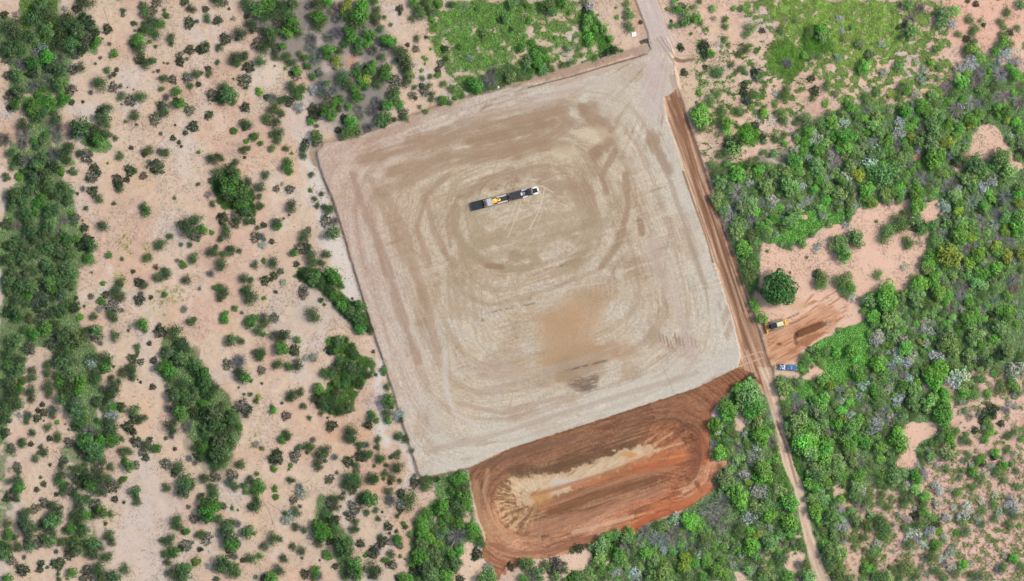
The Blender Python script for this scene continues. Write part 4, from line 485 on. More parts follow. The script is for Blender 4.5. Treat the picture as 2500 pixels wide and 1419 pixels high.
for i in range(26):                                                # single wheel lines across the pad
    x0, y0 = 1080 + (i * 197) % 600, 330 + (i * 263) % 620; an = [-.33, 1.22, -.33, 1.8][i % 4] + (i % 5 - 2) * .05; L = 50 + (i * 53) % 90
    if 900 < x0 < 1640: stroke([(x0, y0), (x0 + L * math.cos(an), y0 + L * math.sin(an))], 1.0, [(216, 204, 182), (172, 152, 126)][i % 2], .5, nz=.2)
# rim of the pad: loose darker soil on the banks
stroke('776 350 770 385 782 420 818 500 862 650 902 780 942 900 1002 1092 1024 1160', 2.6, (164, 138, 114), .7, nz=1, sc=(14, 3), brk=.4); stroke('772 352 766 385 778 420 812 500 856 650 896 780 936 900 996 1092 1018 1160', 4, (206, 188, 168), .5, nz=1, sc=(18, 4), brk=.45); stroke('768 352 762 375 770 400', 7, (168, 146, 122), .9)
stroke('860 338 975 292 1100 246 1200 222', 3, (170, 148, 126), .8, nz=.8, sc=(14, 3)); stroke('1030 1168 1140 1146', 3, (165, 140, 116), .8)
stroke('1200 216 1300 192 1400 170 1500 140 1580 118', 9, (178, 154, 132), .95, nz=.5, sc=(20, 4), dh=.3); stroke('1290 214 1400 186 1500 156 1580 132', 1.8, (130, 104, 82), .9, nz=.6, sc=(20, 3))
stroke('790 345 870 335', 5, (190, 165, 140), .8); stroke('1640 190 1652 230 1665 260', 8, (178, 150, 122), .8)
stroke('1650 145 1672 150 1698 142', 5, (140, 118, 96), .95, soft=3, nz=.8, sc=(10, 6), dh=.25); stroke('1630 105 1655 135 1700 140 1740 135', 4, (200, 178, 148), .7)
# north access road
NR = pts('1553 -80 1602 -80 1602 0 1625 62 1642 110 1645 128 1600 128 1586 110 1583 80 1553 0')
s, = blk(1520, 1690, -90, 150); X, Y = XY(s); dn = sdf(X, Y, NR); NRM = np.full((NY, NX), 999.); NRM[s] = dn
g = fbm((X - Y * .33) / 4, Y / 60, 4, 4)
put(s, rgb((214, 198, 188)), ss(1.5, -1.5, dn)); C[s] *= (1 + (g - .5) * .16 * ss(1.5, -1.5, dn))[..., None]; H[s] += ss(5, -1, dn) * .45 * (PADM[s] > 2); COV[s] *= ss(0, 3, dn)
stroke('1540 0 1565 60 1578 95', 6, (206, 168, 138), .7); stroke('1606 0 1630 70 1646 120', 2.5, (178, 152, 130), .8); stroke('1604 95 1625 125 1650 160', 2, (162, 138, 116), .7, sc=(20, 2)); stroke('1612 90 1636 125 1655 150', 2, (150, 126, 104), .7, sc=(20, 2))
stroke('1600 60 1608 130 1622 220', 30, (210, 194, 184), .5)
# haul road east of the pad, and its continuation south
HR = pts('1622 238 1640 228 1656 214 1680 290 1708 370 1735 460 1765 545 1800 640 1835 742 1862 835 1885 900 1905 985 1860 960 1838 912 1802 897 1809 868 1790 780 1745 640 1680 440 1630 290')
TR = pts('1850 895 1885 898 1905 985 1918 1060 1940 1140 1962 1190 1972 1250 1990 1320 2010 1380 2030 1419 2052 1500 2004 1500 1990 1419 1974 1360 1961 1300 1948 1240 1938 1190 1915 1140 1897 1064 1885 1010 1868 960')
s, = blk(1590, 2070, 190, 1500); X, Y = XY(s); dh = sdf(X, Y, HR) + (fbm(X / 8, Y / 8, 3, 5) - .5) * 3; dt = sdf(X, Y, TR) + (fbm(X / 8, Y / 8, 3, 6) - .5) * 4
HRM = np.full((NY, NX), 999.); HRM[s] = dh; TRM = np.full((NY, NX), 999.); TRM[s] = dt
wv = X * .94 - Y * .33 + (fbm(X / 90, Y / 90, 2) - .5) * 14
g = fbm(wv / 4.5, Y / 120, 5, 10, .6)[..., None]; g2 = fbm(X / 25, Y / 60, 3, 11)[..., None]
hc = rgb((182, 146, 118)) + (rgb((146, 108, 82)) - rgb((182, 146, 118))) * ss(.42, .7, g) + (rgb((214, 180, 152)) - rgb((182, 146, 118))) * ss(.48, .34, g) * .7
hc *= 1 + (g2 - .5) * .16 + (fbm(X / 3, Y / 3, 3, 12) - .5)[..., None] * .14
C[s] += (hc - C[s]) * ss(1.5, -1.5, dh)[..., None]
tc = rgb((232, 206, 180)) + (rgb((196, 160, 134)) - rgb((232, 206, 180))) * (ss(.52, .7, g) * .45 + .5 * ss(1050, 900, Y)[..., None] * ss(.35, .5, g)).clip(0, 1)
tc *= 1 + (fbm(X / 3, Y / 3, 3, 12) - .5)[..., None] * .1
C[s] += (tc - C[s]) * ss(2, -2, dt)[..., None]
H[s] += (-.35 * ss(4, -4, dh) - .12 * ss(4, -4, dt)) + (g[..., 0] - .5) * .22 * ss(2, -3, np.minimum(dh, dt)); COV[s] *= ss(0, 3, np.minimum(dh, dt))
stroke('1634 250 1650 300 1700 450 1760 640 1800 760 1822 850', 5, (128, 92, 68), .55, sc=(160, 2), nz=.9); stroke('1645 235 1662 290 1676 340', 5, (148, 106, 78), .65, sc=(50, 3)); stroke('1660 240 1676 290 1700 360 1728 445 1790 630 1828 740', 3, (130, 94, 70), .6, sc=(60, 3))
stroke('1722 480 1770 620 1815 760', 2.5, (120, 84, 60), .7, sc=(160, 2)); stroke('1632 300 1690 450 1752 640', 2, (206, 186, 168), .6, sc=(60, 3)); stroke('1668 420 1730 600 1740 640', 2.5, (132, 98, 74), .7)
stroke('1880 1030 1895 1080 1912 1130 1938 1185', 5, (222, 200, 170), .8); stroke('1897 1030 1925 1110 1945 1180', 3, (160, 130, 106), .8, sc=(30, 3)); stroke('1785 740 1812 860', 3, (212, 190, 172), .5, brk=.5)
stroke('1806 875 1860 858 1862 862', 1.6, (214, 176, 148), .9, nz=.2); stroke('1806 895 1862 873', 1.6, (214, 176, 148), .9, nz=.2)
# scraped orange apron and spoil by the dozer
poly('1862 790 1900 805 1960 770 2010 740 2060 760 2040 800 2012 815 1968 845 1955 870 1930 885 1895 895 1880 885', (204, 152, 116), soft=14, nz=10, al=.85, hole=True)
s, = blk(1840, 2080, 690, 940); X, Y = XY(s); ap = ss(10, -10, sdf(X, Y, pts('1862 800 1930 790 2030 700 2080 690 2060 790 1970 850 1930 890 1890 930 1875 880')))
f = fbm((X * .87 + Y * -.5) / 34, (X * .5 + Y * .87) / 4, 5, 3, .6); put(s, rgb((176, 120, 84)), ap * ss(.52, .7, f) * .8); put(s, rgb((228, 190, 156)), ap * ss(.46, .3, f) * .5); H[s] += ap * (f - .5) * .12
poly('1940 812 1960 801 1979 793 2009 783 2013 796 1995 806 1961 821 1946 825 1943 832 1935 826', (124, 84, 58), soft=3, nz=2.5, al=.97); poly('1944 838 1975 819 2013 807 2021 813 1989 834 1968 846', (168, 114, 80), soft=6, nz=4, al=.85)
for s in blk(1930, 2020, 778, 838): X, Y = XY(s); H[s] += .55 * ss(0, -6, sdf(X, Y, pts('1940 812 1960 801 1979 793 2009 783 2013 796 1995 806 1961 821 1946 825')))
poly('1940 828 1950 835 1946 845 1938 838', (140, 96, 66), soft=3, nz=2, al=.8); blob(1902, 840, 7, (140, 92, 62), .9, r2=4); stroke('1955 752 1985 720', 2.5, (176, 118, 86), .8, brk=.4, sc=(10, 3)); stroke('1965 748 1988 735', 3, (180, 126, 92), .7); stroke('1915 782 1950 765', 2.6, (150, 104, 76), .8, brk=.45, sc=(5, 3)); stroke('1920 795 1952 782', 2.6, (156, 110, 80), .8, brk=.45, sc=(5, 3))
stroke('1880 900 1890 925 1885 940', 3, (200, 168, 138), .5); blob(1950, 745, 26, (214, 176, 138), .6, r2=16)

# ---- excavated basin south of the pad
BAS = pts('1143 1144 1250 1093 1500 1013 1700 947 1802 897 1838 912 1862 940 1835 930 1795 948 1762 972 1736 1008 1731 1060 1736 1110 1755 1130 1778 1122 1776 1134 1746 1160 1752 1182 1735 1203 1690 1232 1600 1270 1556 1292 1552 1304 1545 1294 1500 1308 1440 1334 1400 1348 1330 1364 1290 1368 1262 1384 1246 1396 1235 1380 1218 1412 1205 1392 1182 1370 1174 1350 1186 1312 1166 1262 1152 1200 1146 1160')
s, = blk(1120, 1890, 880, 1440); X, Y = XY(s); db = sdf(X, Y, BAS) + (fbm(X / 7, Y / 7, 3, 7) - .5) * 4; BAM = np.full((NY, NX), 999.); BAM[s] = db
A_, B_ = (1292, 1228), (1632, 1108); wob = (fbm(X / 60, Y / 60, 3, 8) - .5) * 16; ds, tt = segd(X, Y, A_, B_); ds = ds + wob
ax = ((X - A_[0]) * CU - (Y - A_[1]) * SU); sv = ((X - A_[0]) * SU + (Y - A_[1]) * CU)
angA = np.arctan2(Y - A_[1], X - A_[0]); angB = np.arctan2(Y - B_[1], X - B_[0])
par = np.where(tt <= 0, angA * 70, np.where(tt >= 1, angB * 70 + 900, ax))
ring = fbm(ds / 4.5, par / 60, 5, 9, .6)                           # ruts parallel to the rim
lng = fbm(sv / 4, ax / 80, 5, 10, .6)                              # passes along the basin
west = ss(1360, 1280, ax + 1300); east = ss(300, 400, ax)
C1 = (1318, 1222); C2 = (1610, 1135)
r1 = np.hypot(X - C1[0], Y - C1[1]); wa = (fbm(X / 22, Y / 22, 3, 31) - .5); fa = fbm(np.arctan2(Y - C1[1], X - C1[0]) * 15 + wa * 1.6, r1 / 60 + wa, 5, 11, .7) * .75 + .25 * fbm(X / 5, Y / 5, 3, 32)
r2 = np.hypot(X - C2[0] + 60, Y - C2[1] - 20); fb = fbm(np.arctan2(Y - C2[1] - 20, X - C2[0] + 60) * 20 + wa * 1.6, r2 / 70 + wa, 5, 12, .7) * .75 + .25 * fbm(X / 5, Y / 5, 3, 33)
out = rgb((180, 130, 98)) * np.ones(X.shape + (3,))
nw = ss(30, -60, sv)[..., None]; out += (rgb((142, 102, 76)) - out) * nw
se = ss(1480, 1700, X + (Y - 1150) * .6)[..., None]; out += (rgb((198, 122, 82)) - out) * se * (1 - nw * .7)
out += (rgb((208, 158, 124)) - out) * ss(.5, .68, fbm(X / 70, Y / 50, 4, 13))[..., None] * (1 - nw) * .7
out += (rgb((112, 76, 56)) - out) * ss(.5, .7, ring)[..., None] * .6; out += (rgb((214, 168, 134)) - out) * ss(.48, .3, ring)[..., None] * .35 * (1 - nw * .6)
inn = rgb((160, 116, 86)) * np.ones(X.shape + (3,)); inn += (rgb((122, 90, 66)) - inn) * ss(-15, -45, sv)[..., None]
inn += (rgb((120, 86, 62)) - inn) * ss(.48, .66, lng)[..., None] * .7; inn += (rgb((198, 154, 118)) - inn) * ss(.46, .3, lng)[..., None] * .6
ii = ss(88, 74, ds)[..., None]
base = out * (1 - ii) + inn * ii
fm = ii * ss(1370, 1270, X + (Y - 1220) * .25 + wa * 60)[..., None]; fc = rgb((202, 170, 130)) + (rgb((132, 98, 70)) - rgb((202, 170, 130))) * ss(.44, .6, fa)[..., None]; base += (fc - base) * fm * .8
fm2 = ii * ss(1530, 1650, X - (Y - 1100) * .3 + wa * 40)[..., None]; fc2 = rgb((186, 120, 86)) + (rgb((136, 86, 60)) - rgb((186, 120, 86))) * ss(.48, .62, fb)[..., None]; fc2 += (rgb((214, 160, 112)) - fc2) * ss(.44, .3, fb)[..., None] * .7; base += (fc2 - base) * fm2 * .75
base *= (1 + (fbm(X / 2.6, Y / 2.6, 3, 14) - .5) * .34 + (fbm((X * CU - Y * SU) / 14, (X * SU + Y * CU) / 2.2, 3, 34) - .5) * .26)[..., None]
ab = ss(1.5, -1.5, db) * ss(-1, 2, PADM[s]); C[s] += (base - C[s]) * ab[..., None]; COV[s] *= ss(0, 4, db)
H[s] -= ab * (2.4 * ss(104, 40, ds) + .3) - ab * ((ring - .5) * .22 * (1 - ii[..., 0]) + (lng - .5) * .2 * ii[..., 0]) + 0
H[s] += ab * ((fa - .5) * .6 * fm[..., 0] + (fb - .5) * .45 * fm2[..., 0])
poly('1240 1168 1300 1166 1370 1154 1429 1136 1465 1117 1510 1102 1560 1090 1600 1086 1612 1098 1580 1122 1465 1166 1400 1196 1334 1222 1300 1236 1262 1230 1250 1200', (212, 186, 150), soft=6, nz=15, al=.85, ns=11)
for i in range(34):
    x0 = 1262 + i * 9.5; y0 = 1196 - i * 2.9 + (i * 37 % 25) - 12; stroke([(x0, y0 + 12), (x0 + 14 + i % 7, y0 - 6 + i % 9)], 2.2, [(222, 200, 166), (158, 118, 84), (200, 166, 126)][i % 3], .6, sc=(12, 2.5), nz=1)
for p_ in ('1545 1118 1600 1085 1642 1058', '1550 1126 1610 1100 1668 1082', '1555 1138 1620 1122 1672 1112', '1530 1112 1580 1080 1612 1052'): stroke(p_, 3.5, (218, 174, 130), .75, brk=.42, sc=(40, 2.5), nz=.9)
for p_ in ('1580 1070 1625 1045', '1600 1095 1660 1065', '1600 1140 1670 1135', '1590 1150 1650 1160'): stroke(p_, 3, (140, 86, 60), .6, sc=(30, 3), nz=.9)
stroke('1270 1190 1400 1175 1500 1125 1560 1105', 12, (216, 196, 164), .6, sc=(60, 3), nz=.9); blob(1372, 1180, 26, (206, 198, 186), .8, r2=11); blob(1405, 1174, 10, (206, 200, 186), .7, r2=6); blob(1322, 1220, 24, (194, 144, 88), .8, r2=18); blob(1535, 1110, 22, (202, 150, 92), .8, r2=7)
stroke('1300 1210 1440 1170 1580 1120', 5, (172, 120, 84), .7, sc=(50, 2.5)); stroke('1330 1232 1450 1195 1560 1160 1640 1140', 7, (176, 124, 92), .6, sc=(60, 2.5)); stroke('1345 1250 1480 1205 1600 1170', 9, (126, 86, 60), .75, sc=(80, 3)); stroke('1400 1190 1560 1150 1660 1120', 5, (190, 110, 70), .7, sc=(50, 3))
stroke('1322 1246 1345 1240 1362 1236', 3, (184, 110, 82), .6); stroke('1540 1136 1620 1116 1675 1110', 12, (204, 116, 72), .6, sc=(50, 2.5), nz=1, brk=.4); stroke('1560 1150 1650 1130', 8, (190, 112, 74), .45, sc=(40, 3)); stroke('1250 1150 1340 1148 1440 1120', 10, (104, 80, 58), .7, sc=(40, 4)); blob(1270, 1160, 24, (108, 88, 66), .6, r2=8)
stroke('1300 1290 1400 1270 1500 1240 1620 1200', 12, (196, 144, 112), .6, sc=(80, 4)); stroke('1400 1300 1500 1275 1545 1262', 5, (214, 176, 146), .7, sc=(60, 3)); stroke('1545 1290 1580 1270 1640 1250 1690 1230', 7, (182, 100, 64), .8, sc=(60, 3)); stroke('1200 1330 1250 1350 1330 1350 1450 1310', 7, (152, 104, 78), .7, sc=(60, 3))
stroke('1160 1180 1170 1250 1200 1320', 8, (186, 152, 116), .6, sc=(60, 3)); stroke('1190 1150 1182 1200 1200 1270 1240 1320', 5, (190, 156, 118), .6, sc=(60, 2.5)); stroke('1175 1140 1260 1110 1400 1070', 6, (128, 96, 76), .7, sc=(80, 3)); stroke('1740 1130 1770 1128', 3, (214, 170, 130), .7)
stroke('1700 1180 1712 1200', 5, (122, 82, 58), .7); stroke('1690 1150 1720 1060 1740 990', 10, (176, 112, 82), .6, sc=(60, 2.5)); stroke('1720 1190 1700 1215 1650 1240', 10, (192, 116, 76), .7)
for p_ in ('1228 1372 1232 1400', '1246 1380 1250 1392', '1212 1395 1216 1412'): stroke(p_, 4, (168, 108, 78), .9, nz=.6)

sc_ = 1 - .03 * ss(1, -1, PADM) - .02 * ss(1, -1, np.minimum(HRM, TRM)) * (PADM > 0) - .0 * ss(1, -1, BAM) * (PADM > 0) - .03 * ss(1, -1, NRM)
C *= sc_[..., None]
# ---- fine grain everywhere, then split the one sheet into its parts
C *= (1 + (rng.random((NY, NX)) - .5) * .07)[..., None]
cover_c = TUF * .8
put(ALL, cover_c, (COV * .25).clip(0, 1) * (COV > .2))
Ac = lin(C.clip(0, 1)) * ALB
fade = np.minimum(np.minimum(ss(-70, -10, GX), ss(2570, 2510, GX)), np.minimum(ss(-70, -10, GY), ss(1489, 1430, GY)))
H *= fade
wx, wy = (GX - 1250) / S, (709.5 - GY) / S
Vg = np.stack([wx, wy, H], -1).reshape(-1, 3); Cg = Ac.reshape(-1, 3)
i0 = (np.arange(NY - 1)[:, None] * NX + np.arange(NX - 1)[None]); Fq = np.stack([i0, i0 + NX, i0 + NX + 1, i0 + 1], -1)
lab = np.zeros((NY - 1, NX - 1), int)
cm = lambda M: M[:-1, :-1] < 0
lab[cm(TRM)] = 5; lab[cm(HRM)] = 4; lab[cm(NRM)] = 3; lab[cm(BAM)] = 2; lab[cm(PADM)] = 1
M_soil = material('soil', attr=True, rough=.95, noise=.05, nscale=2.2, bump=.05, bscale=1.6)
for k, nm in enumerate(('ground', 'earth_pad', 'excavated_basin', 'access_road', 'haul_road', 'dirt_track')):
    F = Fq[lab == k].reshape(-1, 4); u, inv = np.unique(F.ravel(), return_inverse=True); VV = Vg[u]; CC = Cg[u]; FF = inv.reshape(-1, 4)
    if k == 0:                                                     # the same sheet goes on, coarser, to the horizon
        b = [float(wx[0, 0]), float(wx[0, -1]), float(wy[-1, 0]), float(wy[0, 0])]
        axs = lambda lo, hi: np.r_[-3500, -1500, np.linspace(-700, lo, 60), np.linspace(lo, hi, 30)[1:-1], np.linspace(hi, 700, 60), 1500, 3500]
        xs, ys = axs(b[0], b[1]), axs(b[2], b[3]); n0 = len(VV); QX, QY = np.meshgrid(xs, ys); nxs = len(xs)
        tn = ss(.42, .6, fbm(QX / 40 + 300, QY / 40 + 300, 4, 60))[..., None]; oc = rgb((212, 184, 160)) * (1 - tn) + rgb((120, 132, 96)) * tn; oc *= (.92 + .16 * fbm(QX / 15 + 90, QY / 15 + 90, 3, 61))[..., None]
        VV = np.r_[VV, np.stack([QX, QY, 0 * QX], -1).reshape(-1, 3)]; CC = np.r_[CC, (lin(oc.clip(0, 1)) * ALB).reshape(-1, 3)]
        jj, ii_ = np.meshgrid(np.arange(len(ys) - 1), np.arange(nxs - 1), indexing='ij'); cx = (xs[ii_] + xs[ii_ + 1]) / 2; cy = (ys[jj] + ys[jj + 1]) / 2
        ok = ~((cx > b[0]) & (cx < b[1]) & (cy > b[2]) & (cy < b[3])); f0 = (n0 + jj * nxs + ii_)[ok]; FF = np.r_[FF, np.stack([f0, f0 + 1, f0 + nxs + 1, f0 + nxs], -1)]
    link(nm, mesh_np(nm, VV, FF, CC, M_soil, smooth=True), kind='structure')
def hz(px, py):
    i = min(max(int((py + 70) / STEP), 0), NY - 1); j = min(max(int((px + 70) / STEP), 0), NX - 1); return float(H[i, j])
# ---------------------------------------------------------------- plant builders
def leafq(cen, nrm, size, asp, r, droop=0):
    """one small four-cornered leaf clump per centre, facing roughly along nrm"""
    n = len(cen); nrm = nrm + r.normal(0, .45, (n, 3)); nrm /= np.linalg.norm(nrm, axis=1)[:, None] + 1e-9
    t = np.cross(nrm, r.normal(0, 1, (n, 3))); t /= np.linalg.norm(t, axis=1)[:, None] + 1e-9; b = np.cross(nrm, t)
    sz = (size * r.uniform(.6, 1.4, n))[:, None]
    q = np.stack([cen - t * sz * .5, cen + b * sz * asp * .45 - t * sz * .1, cen + t * sz * .5, cen - b * sz * asp * .45 + t * sz * .1], 1)
    return q.reshape(-1, 3)
def tones(n, r, lo=.75, hi=1.3, hue=.045):
    k = r.uniform(lo, hi, (n, 1)); c = k * (1 + r.normal(0, hue, (n, 3)) * [1, .5, 1]); return np.repeat(c.clip(0), 4, 0)
def lobed(r, nl=11, per=75, ls=.13, spread=.66, lr=(.26, .42), flat=.62, z0=.25, lo=.7, hi=1.35, base=0):
    Q, T = [], []
    for i in range(nl):
        a = i * 2.4 + r.uniform(-.5, .5); d = spread * math.sqrt((i + .5) / nl) * r.uniform(.85, 1.12); R = r.uniform(*lr) * (1.08 - .25 * d)
        c = np.array([math.cos(a) * d, math.sin(a) * d, z0 + flat * (1 - d * d * .9) * r.uniform(.8, 1.1)])
        v = r.normal(0, 1, (per, 3)); v[:, 2] = np.abs(v[:, 2]) * .9 - .25; v /= np.linalg.norm(v, axis=1)[:, None]
        p = c + v * R * r.uniform(.75, 1.06, (per, 1)) * [1, 1, .8]; p[:, 2] = np.maximum(p[:, 2], base)
        Q.append(leafq(p, v * [1, 1, 1] + [0, 0, .35], ls, 1.2, r)); T.append(tones(per, r, lo, hi) * r.uniform(.8, 1.2))
    return np.vstack(Q), np.vstack(T)
def airy(r, n=940, ls=.11, z0=.15, fill=.5):
    k = int(r.integers(7, 11)); Q, T = [], []
    for i in range(k):
        a = i * 2.4 + r.uniform(-.6, .6); d = .62 * math.sqrt((i + .3) / k) * r.uniform(.7, 1.25); m = n // k
        c = np.array([math.cos(a) * d, math.sin(a) * d, z0 + .5 * (1 - d * d)])
        v = r.normal(0, .235, (m, 3)) * [1, 1, .7] * r.uniform(.75, 1.15); p = c + v; p[:, 2] = np.maximum(p[:, 2], .02)
        Q.append(leafq(p, v * 1.5 + [0, 0, .5], ls, .75, r)); T.append(tones(m, r, .7, 1.3) * r.uniform(.82, 1.2))
    return np.vstack(Q), np.vstack(T)
def dense(r, n=560, ls=.15, pale=0.0, h=.8):
    v = r.normal(0, 1, (n, 3)); v[:, 2] = np.abs(v[:, 2]); v /= np.linalg.norm(v, axis=1)[:, None]
    a = np.arctan2(v[:, 1], v[:, 0]); ph = r.uniform(0, 6, 3); R = .82 + .12 * np.sin(3 * a + ph[0]) + .08 * np.sin(5 * a + ph[1]) + .1 * np.sin(8 * a + ph[2])
    p = v * (R * r.uniform(.7, 1.05, n))[:, None] * [1, 1, h]
    T = tones(n, r, .6, 1.4)
    if pale: w = np.repeat(r.random(n) < pale, 4); T[w] = T[w] * 2.6 + .4
    return leafq(p, v + r.normal(0, .5, (n, 3)), ls, .8, r), T
def twigs(r, n=520, w=.027):
    Q, T = [], []
    a = r.uniform(0, 6.28, n); el = r.uniform(.1, 1.35, n); st = r.uniform(.0, .62, n); L = r.uniform(.22, .5, n)
    dr = np.stack([np.cos(a) * np.cos(el), np.sin(a) * np.cos(el), np.sin(el) * .8], 1); s0 = dr * (st * 1.1)[:, None]
    dr2 = dr + r.normal(0, .4, (n, 3)); dr2 /= np.linalg.norm(dr2, axis=1)[:, None]; e = s0 + dr2 * L[:, None]; e[:, 2] = np.maximum(e[:, 2], .03)
    sd = np.cross(dr2, [0, 0, 1.0]); sd /= np.linalg.norm(sd, axis=1)[:, None] + 1e-9; sd *= w * r.uniform(.6, 1.4, (n, 1)) * .5
    Q = np.stack([s0 - sd, s0 + sd, e + sd * .35, e - sd * .35], 1).reshape(-1, 3); T = tones(n, r, .6, 1.4, .04)
    k = 16; a = r.uniform(0, 6.28, k); o = np.stack([np.cos(a) * .95, np.sin(a) * .95, r.uniform(.3, .75, k)], 1) * r.uniform(.6, 1.05, (k, 1)); m = o * .5 + r.normal(0, .07, (k, 3)) + [0, 0, .2]; b0 = np.tile([0., 0, .12], (k, 1))
    for p, q, w0, w1 in ((b0, m, .03, .022), (m, o, .02, .008)):
        sd = np.cross(q - p, [0, 0, 1.0]); sd /= np.linalg.norm(sd, axis=1)[:, None]
        Q = np.vstack([Q, np.stack([p - sd * w0, p + sd * w0, q + sd * w1, q - sd * w1], 1).reshape(-1, 3)]); T = np.vstack([T, tones(k, r, 1.1, 1.5, .03)])
    return Q, T
def tube(path, rad, k=6):
    V, F = [], []; path = np.array(path, float)
    for i, p in enumerate(path):
        d = path[min(i + 1, len(path) - 1)] - path[max(i - 1, 0)]; d /= np.linalg.norm(d); u = np.cross(d, [.3, 1, .1]); u /= np.linalg.norm(u); v = np.cross(d, u)
        for j in range(k): a = 6.2832 * j / k; V.append(p + rad[i] * (math.cos(a) * u + math.sin(a) * v))
    for i in range(len(path) - 1):
        for j in range(k): F.append([i * k + j, i * k + (j + 1) % k, (i + 1) * k + (j + 1) % k, (i + 1) * k + j])
    return np.array(V), np.array(F)
def trunk_mesh(r, i):
    Vs, Fs, o = [], [], 0
    def add(p, rd):
        nonlocal o
        v, f = tube(p, rd); Vs.append(v); Fs.append(f + o); o += len(v)
    add([(0, 0, -.06), (.01, .01, .2), (.03, -.02, .42), (0, 0, .62)], [.07, .055, .045, .03])
    for j in range(5):
        a = j * 1.26 + r.uniform(-.3, .3); c, s_ = math.cos(a), math.sin(a)
        add([(.01, 0, .2 + .05 * j), (c * .22, s_ * .22, .42), (c * .5, s_ * .5, .52 + .1 * r.random())], [.04, .028, .012])
    return mesh_np('trunk', np.vstack(Vs), np.vstack(Fs), None, M_bark, True)
M_bark = material('bark', (.11, .085, .065), .95, noise=.3, nscale=8)
M_leaf = material('leaves', rough=.75, objcol=True, attr=True)
def qmesh(name, QT): Q, T = QT; return mesh_np(name, Q, np.arange(len(Q)).reshape(-1, 4), T, M_leaf)
R_ = np.random.default_rng(11)
G = {'g': [qmesh('crown', lobed(R_, int(R_.integers(9, 14)), 80, .13)) for _ in range(9)],
     'b': [qmesh('crown', lobed(R_, int(R_.integers(13, 20)), 62, .11, .7, (.2, .32), lo=.6, hi=1.4)) for _ in range(9)],
     'm': [qmesh('crown', airy(R_)) for _ in range(10)],
     'M': [qmesh('crown', airy(R_, 420, .13)) for _ in range(4)],
     'd': [qmesh('crown', dense(R_)) for _ in range(6)], 'k': [qmesh('crown', dense(R_, 520, .14, .22)) for _ in range(5)],
     'n': [qmesh('crown', twigs(R_)) for _ in range(6)],
     's': [qmesh('crown', lobed(R_, 15, 34, .10, .7, (.16, .27), z0=.1, lo=.7, hi=1.35, base=.02)) for _ in range(6)],
     'l': [qmesh('crown', lobed(R_, 7, 60, .17, .55, (.3, .42), z0=.1, flat=.4, base=.02)) for _ in range(5)]}
G['y'] = G['g']; G['D'] = [qmesh('crown', lobed(R_, 64, 80, .08, .76, (.17, .27), flat=.8, lo=.5, hi=1.5))]
TRK = [trunk_mesh(R_, i) for i in range(4)]
# colour as the photograph shows each kind (display), taken to albedo
KC = {'m': (104, 136, 80), 'g': (104, 166, 68), 'b': (112, 149, 88), 'd': (62, 86, 56), 'k': (82, 90, 78), 'n': (124, 130, 122), 's': (158, 172, 160), 'y': (158, 184, 76), 'l': (116, 168, 62), 'D': (78, 122, 66)}
LB = 0.92
NM = {'D': ('broadleaf_tree',) * 2, 'm': ('feathery_tree', 'feathery_bush'), 'g': ('broadleaf_tree', 'green_bush'), 'b': ('bushy_tree', 'bushy_shrub'), 'y': ('yellow_green_tree', 'yellow_bush'), 'd': ('dark_shrub',) * 2, 'k': ('dark_shrub',) * 2, 'n': ('bare_shrub',) * 2, 's': ('silver_shrub',) * 2, 'l': ('lime_bush',) * 2}
WORD = {'D': 'lone dark green round','m': 'soft feathery green', 'g': 'bright green leafy', 'b': 'blue-green clumpy', 'y': 'yellow-green leafy', 'd': 'dark green dense', 'k': 'charcoal grey speckled', 'n': 'leafless grey twiggy', 's': 'pale silver-grey', 'l': 'lime green low'}
GRP = {'feathery_tree': 'feathery trees of the scrub', 'feathery_bush': 'feathery bushes on the sand', 'broadleaf_tree': 'bright green trees of the scrub', 'green_bush': 'bright green bushes', 'bushy_tree': 'clumpy blue-green trees', 'bushy_shrub': 'clumpy blue-green shrubs', 'yellow_green_tree': 'yellow-green trees', 'yellow_bush': 'yellow-green bushes', 'dark_shrub': 'dark shrubs of the scrub', 'bare_shrub': 'leafless grey shrubs', 'silver_shrub': 'silver-grey shrubs', 'lime_bush': 'lime green bushes'}
LM = [('sand by the panel', 1500, 60), ('top edge', 1250, 3), ('north-east sand corner', 2370, 60), ('upper right trees', 2200, 300), ('south-east silver shrubs', 2240, 1300), ('south track trees', 1830, 1250), ('middle right trees', 2300, 850), ('green meadow', 2060, 880), ('left wood', 140, 640), ('blue pickup', 1924, 897), ('bulldozer', 1897, 793), ('trailer truck', 1235, 486), ("pad's west corner", 776, 362), ("pad's south corner", 1032, 1162), ("pad's east corner", 1805, 885), ('white ground marker', 1548, 84),
      ("basin's southwest tip", 1230, 1390), ("basin's east end", 1755, 1135), ('access road top', 1578, 5), ('brown spoil strip', 1978, 808), ('big lone round tree', 1900, 708), ("pad's north corner", 1645, 130), ('dirt track bend', 1935, 1170), ("track's bottom end", 2008, 1410),
      ("basin's south lip", 1556, 1292), ("pad's west side", 895, 760), ("pad's north side", 1200, 225), ('left edge', 97, 640), ('top left corner', 97, 5), ('bottom left corner', 97, 1415), ('top right corner', 2412, 5), ('bottom right corner', 2412, 1415), ('right edge', 2412, 600), ('bottom edge', 1450, 1415), ('dark tree clump', 575, 460), ('winding dry creek', 215, 960), ('pale sand sheet', 335, 1290), ('north-east grass field', 2150, 80), ('green hedge strip', 830, 745), ('eastern sand bay', 2260, 1060), ('olive round tree', 2165, 425), ('grey litter patch', 790, 160), ('dark hollow', 500, 1080), ('green weed sheet', 1170, 100), ('south-east scrubland', 2330, 1240), ('orange clearing', 2150, 650), ('western leafy patch', 850, 920), ('bottom left sand', 640, 1250), ('upper left sand', 600, 250), ('middle left sand', 380, 560), ('wet hollow', 450, 930)]
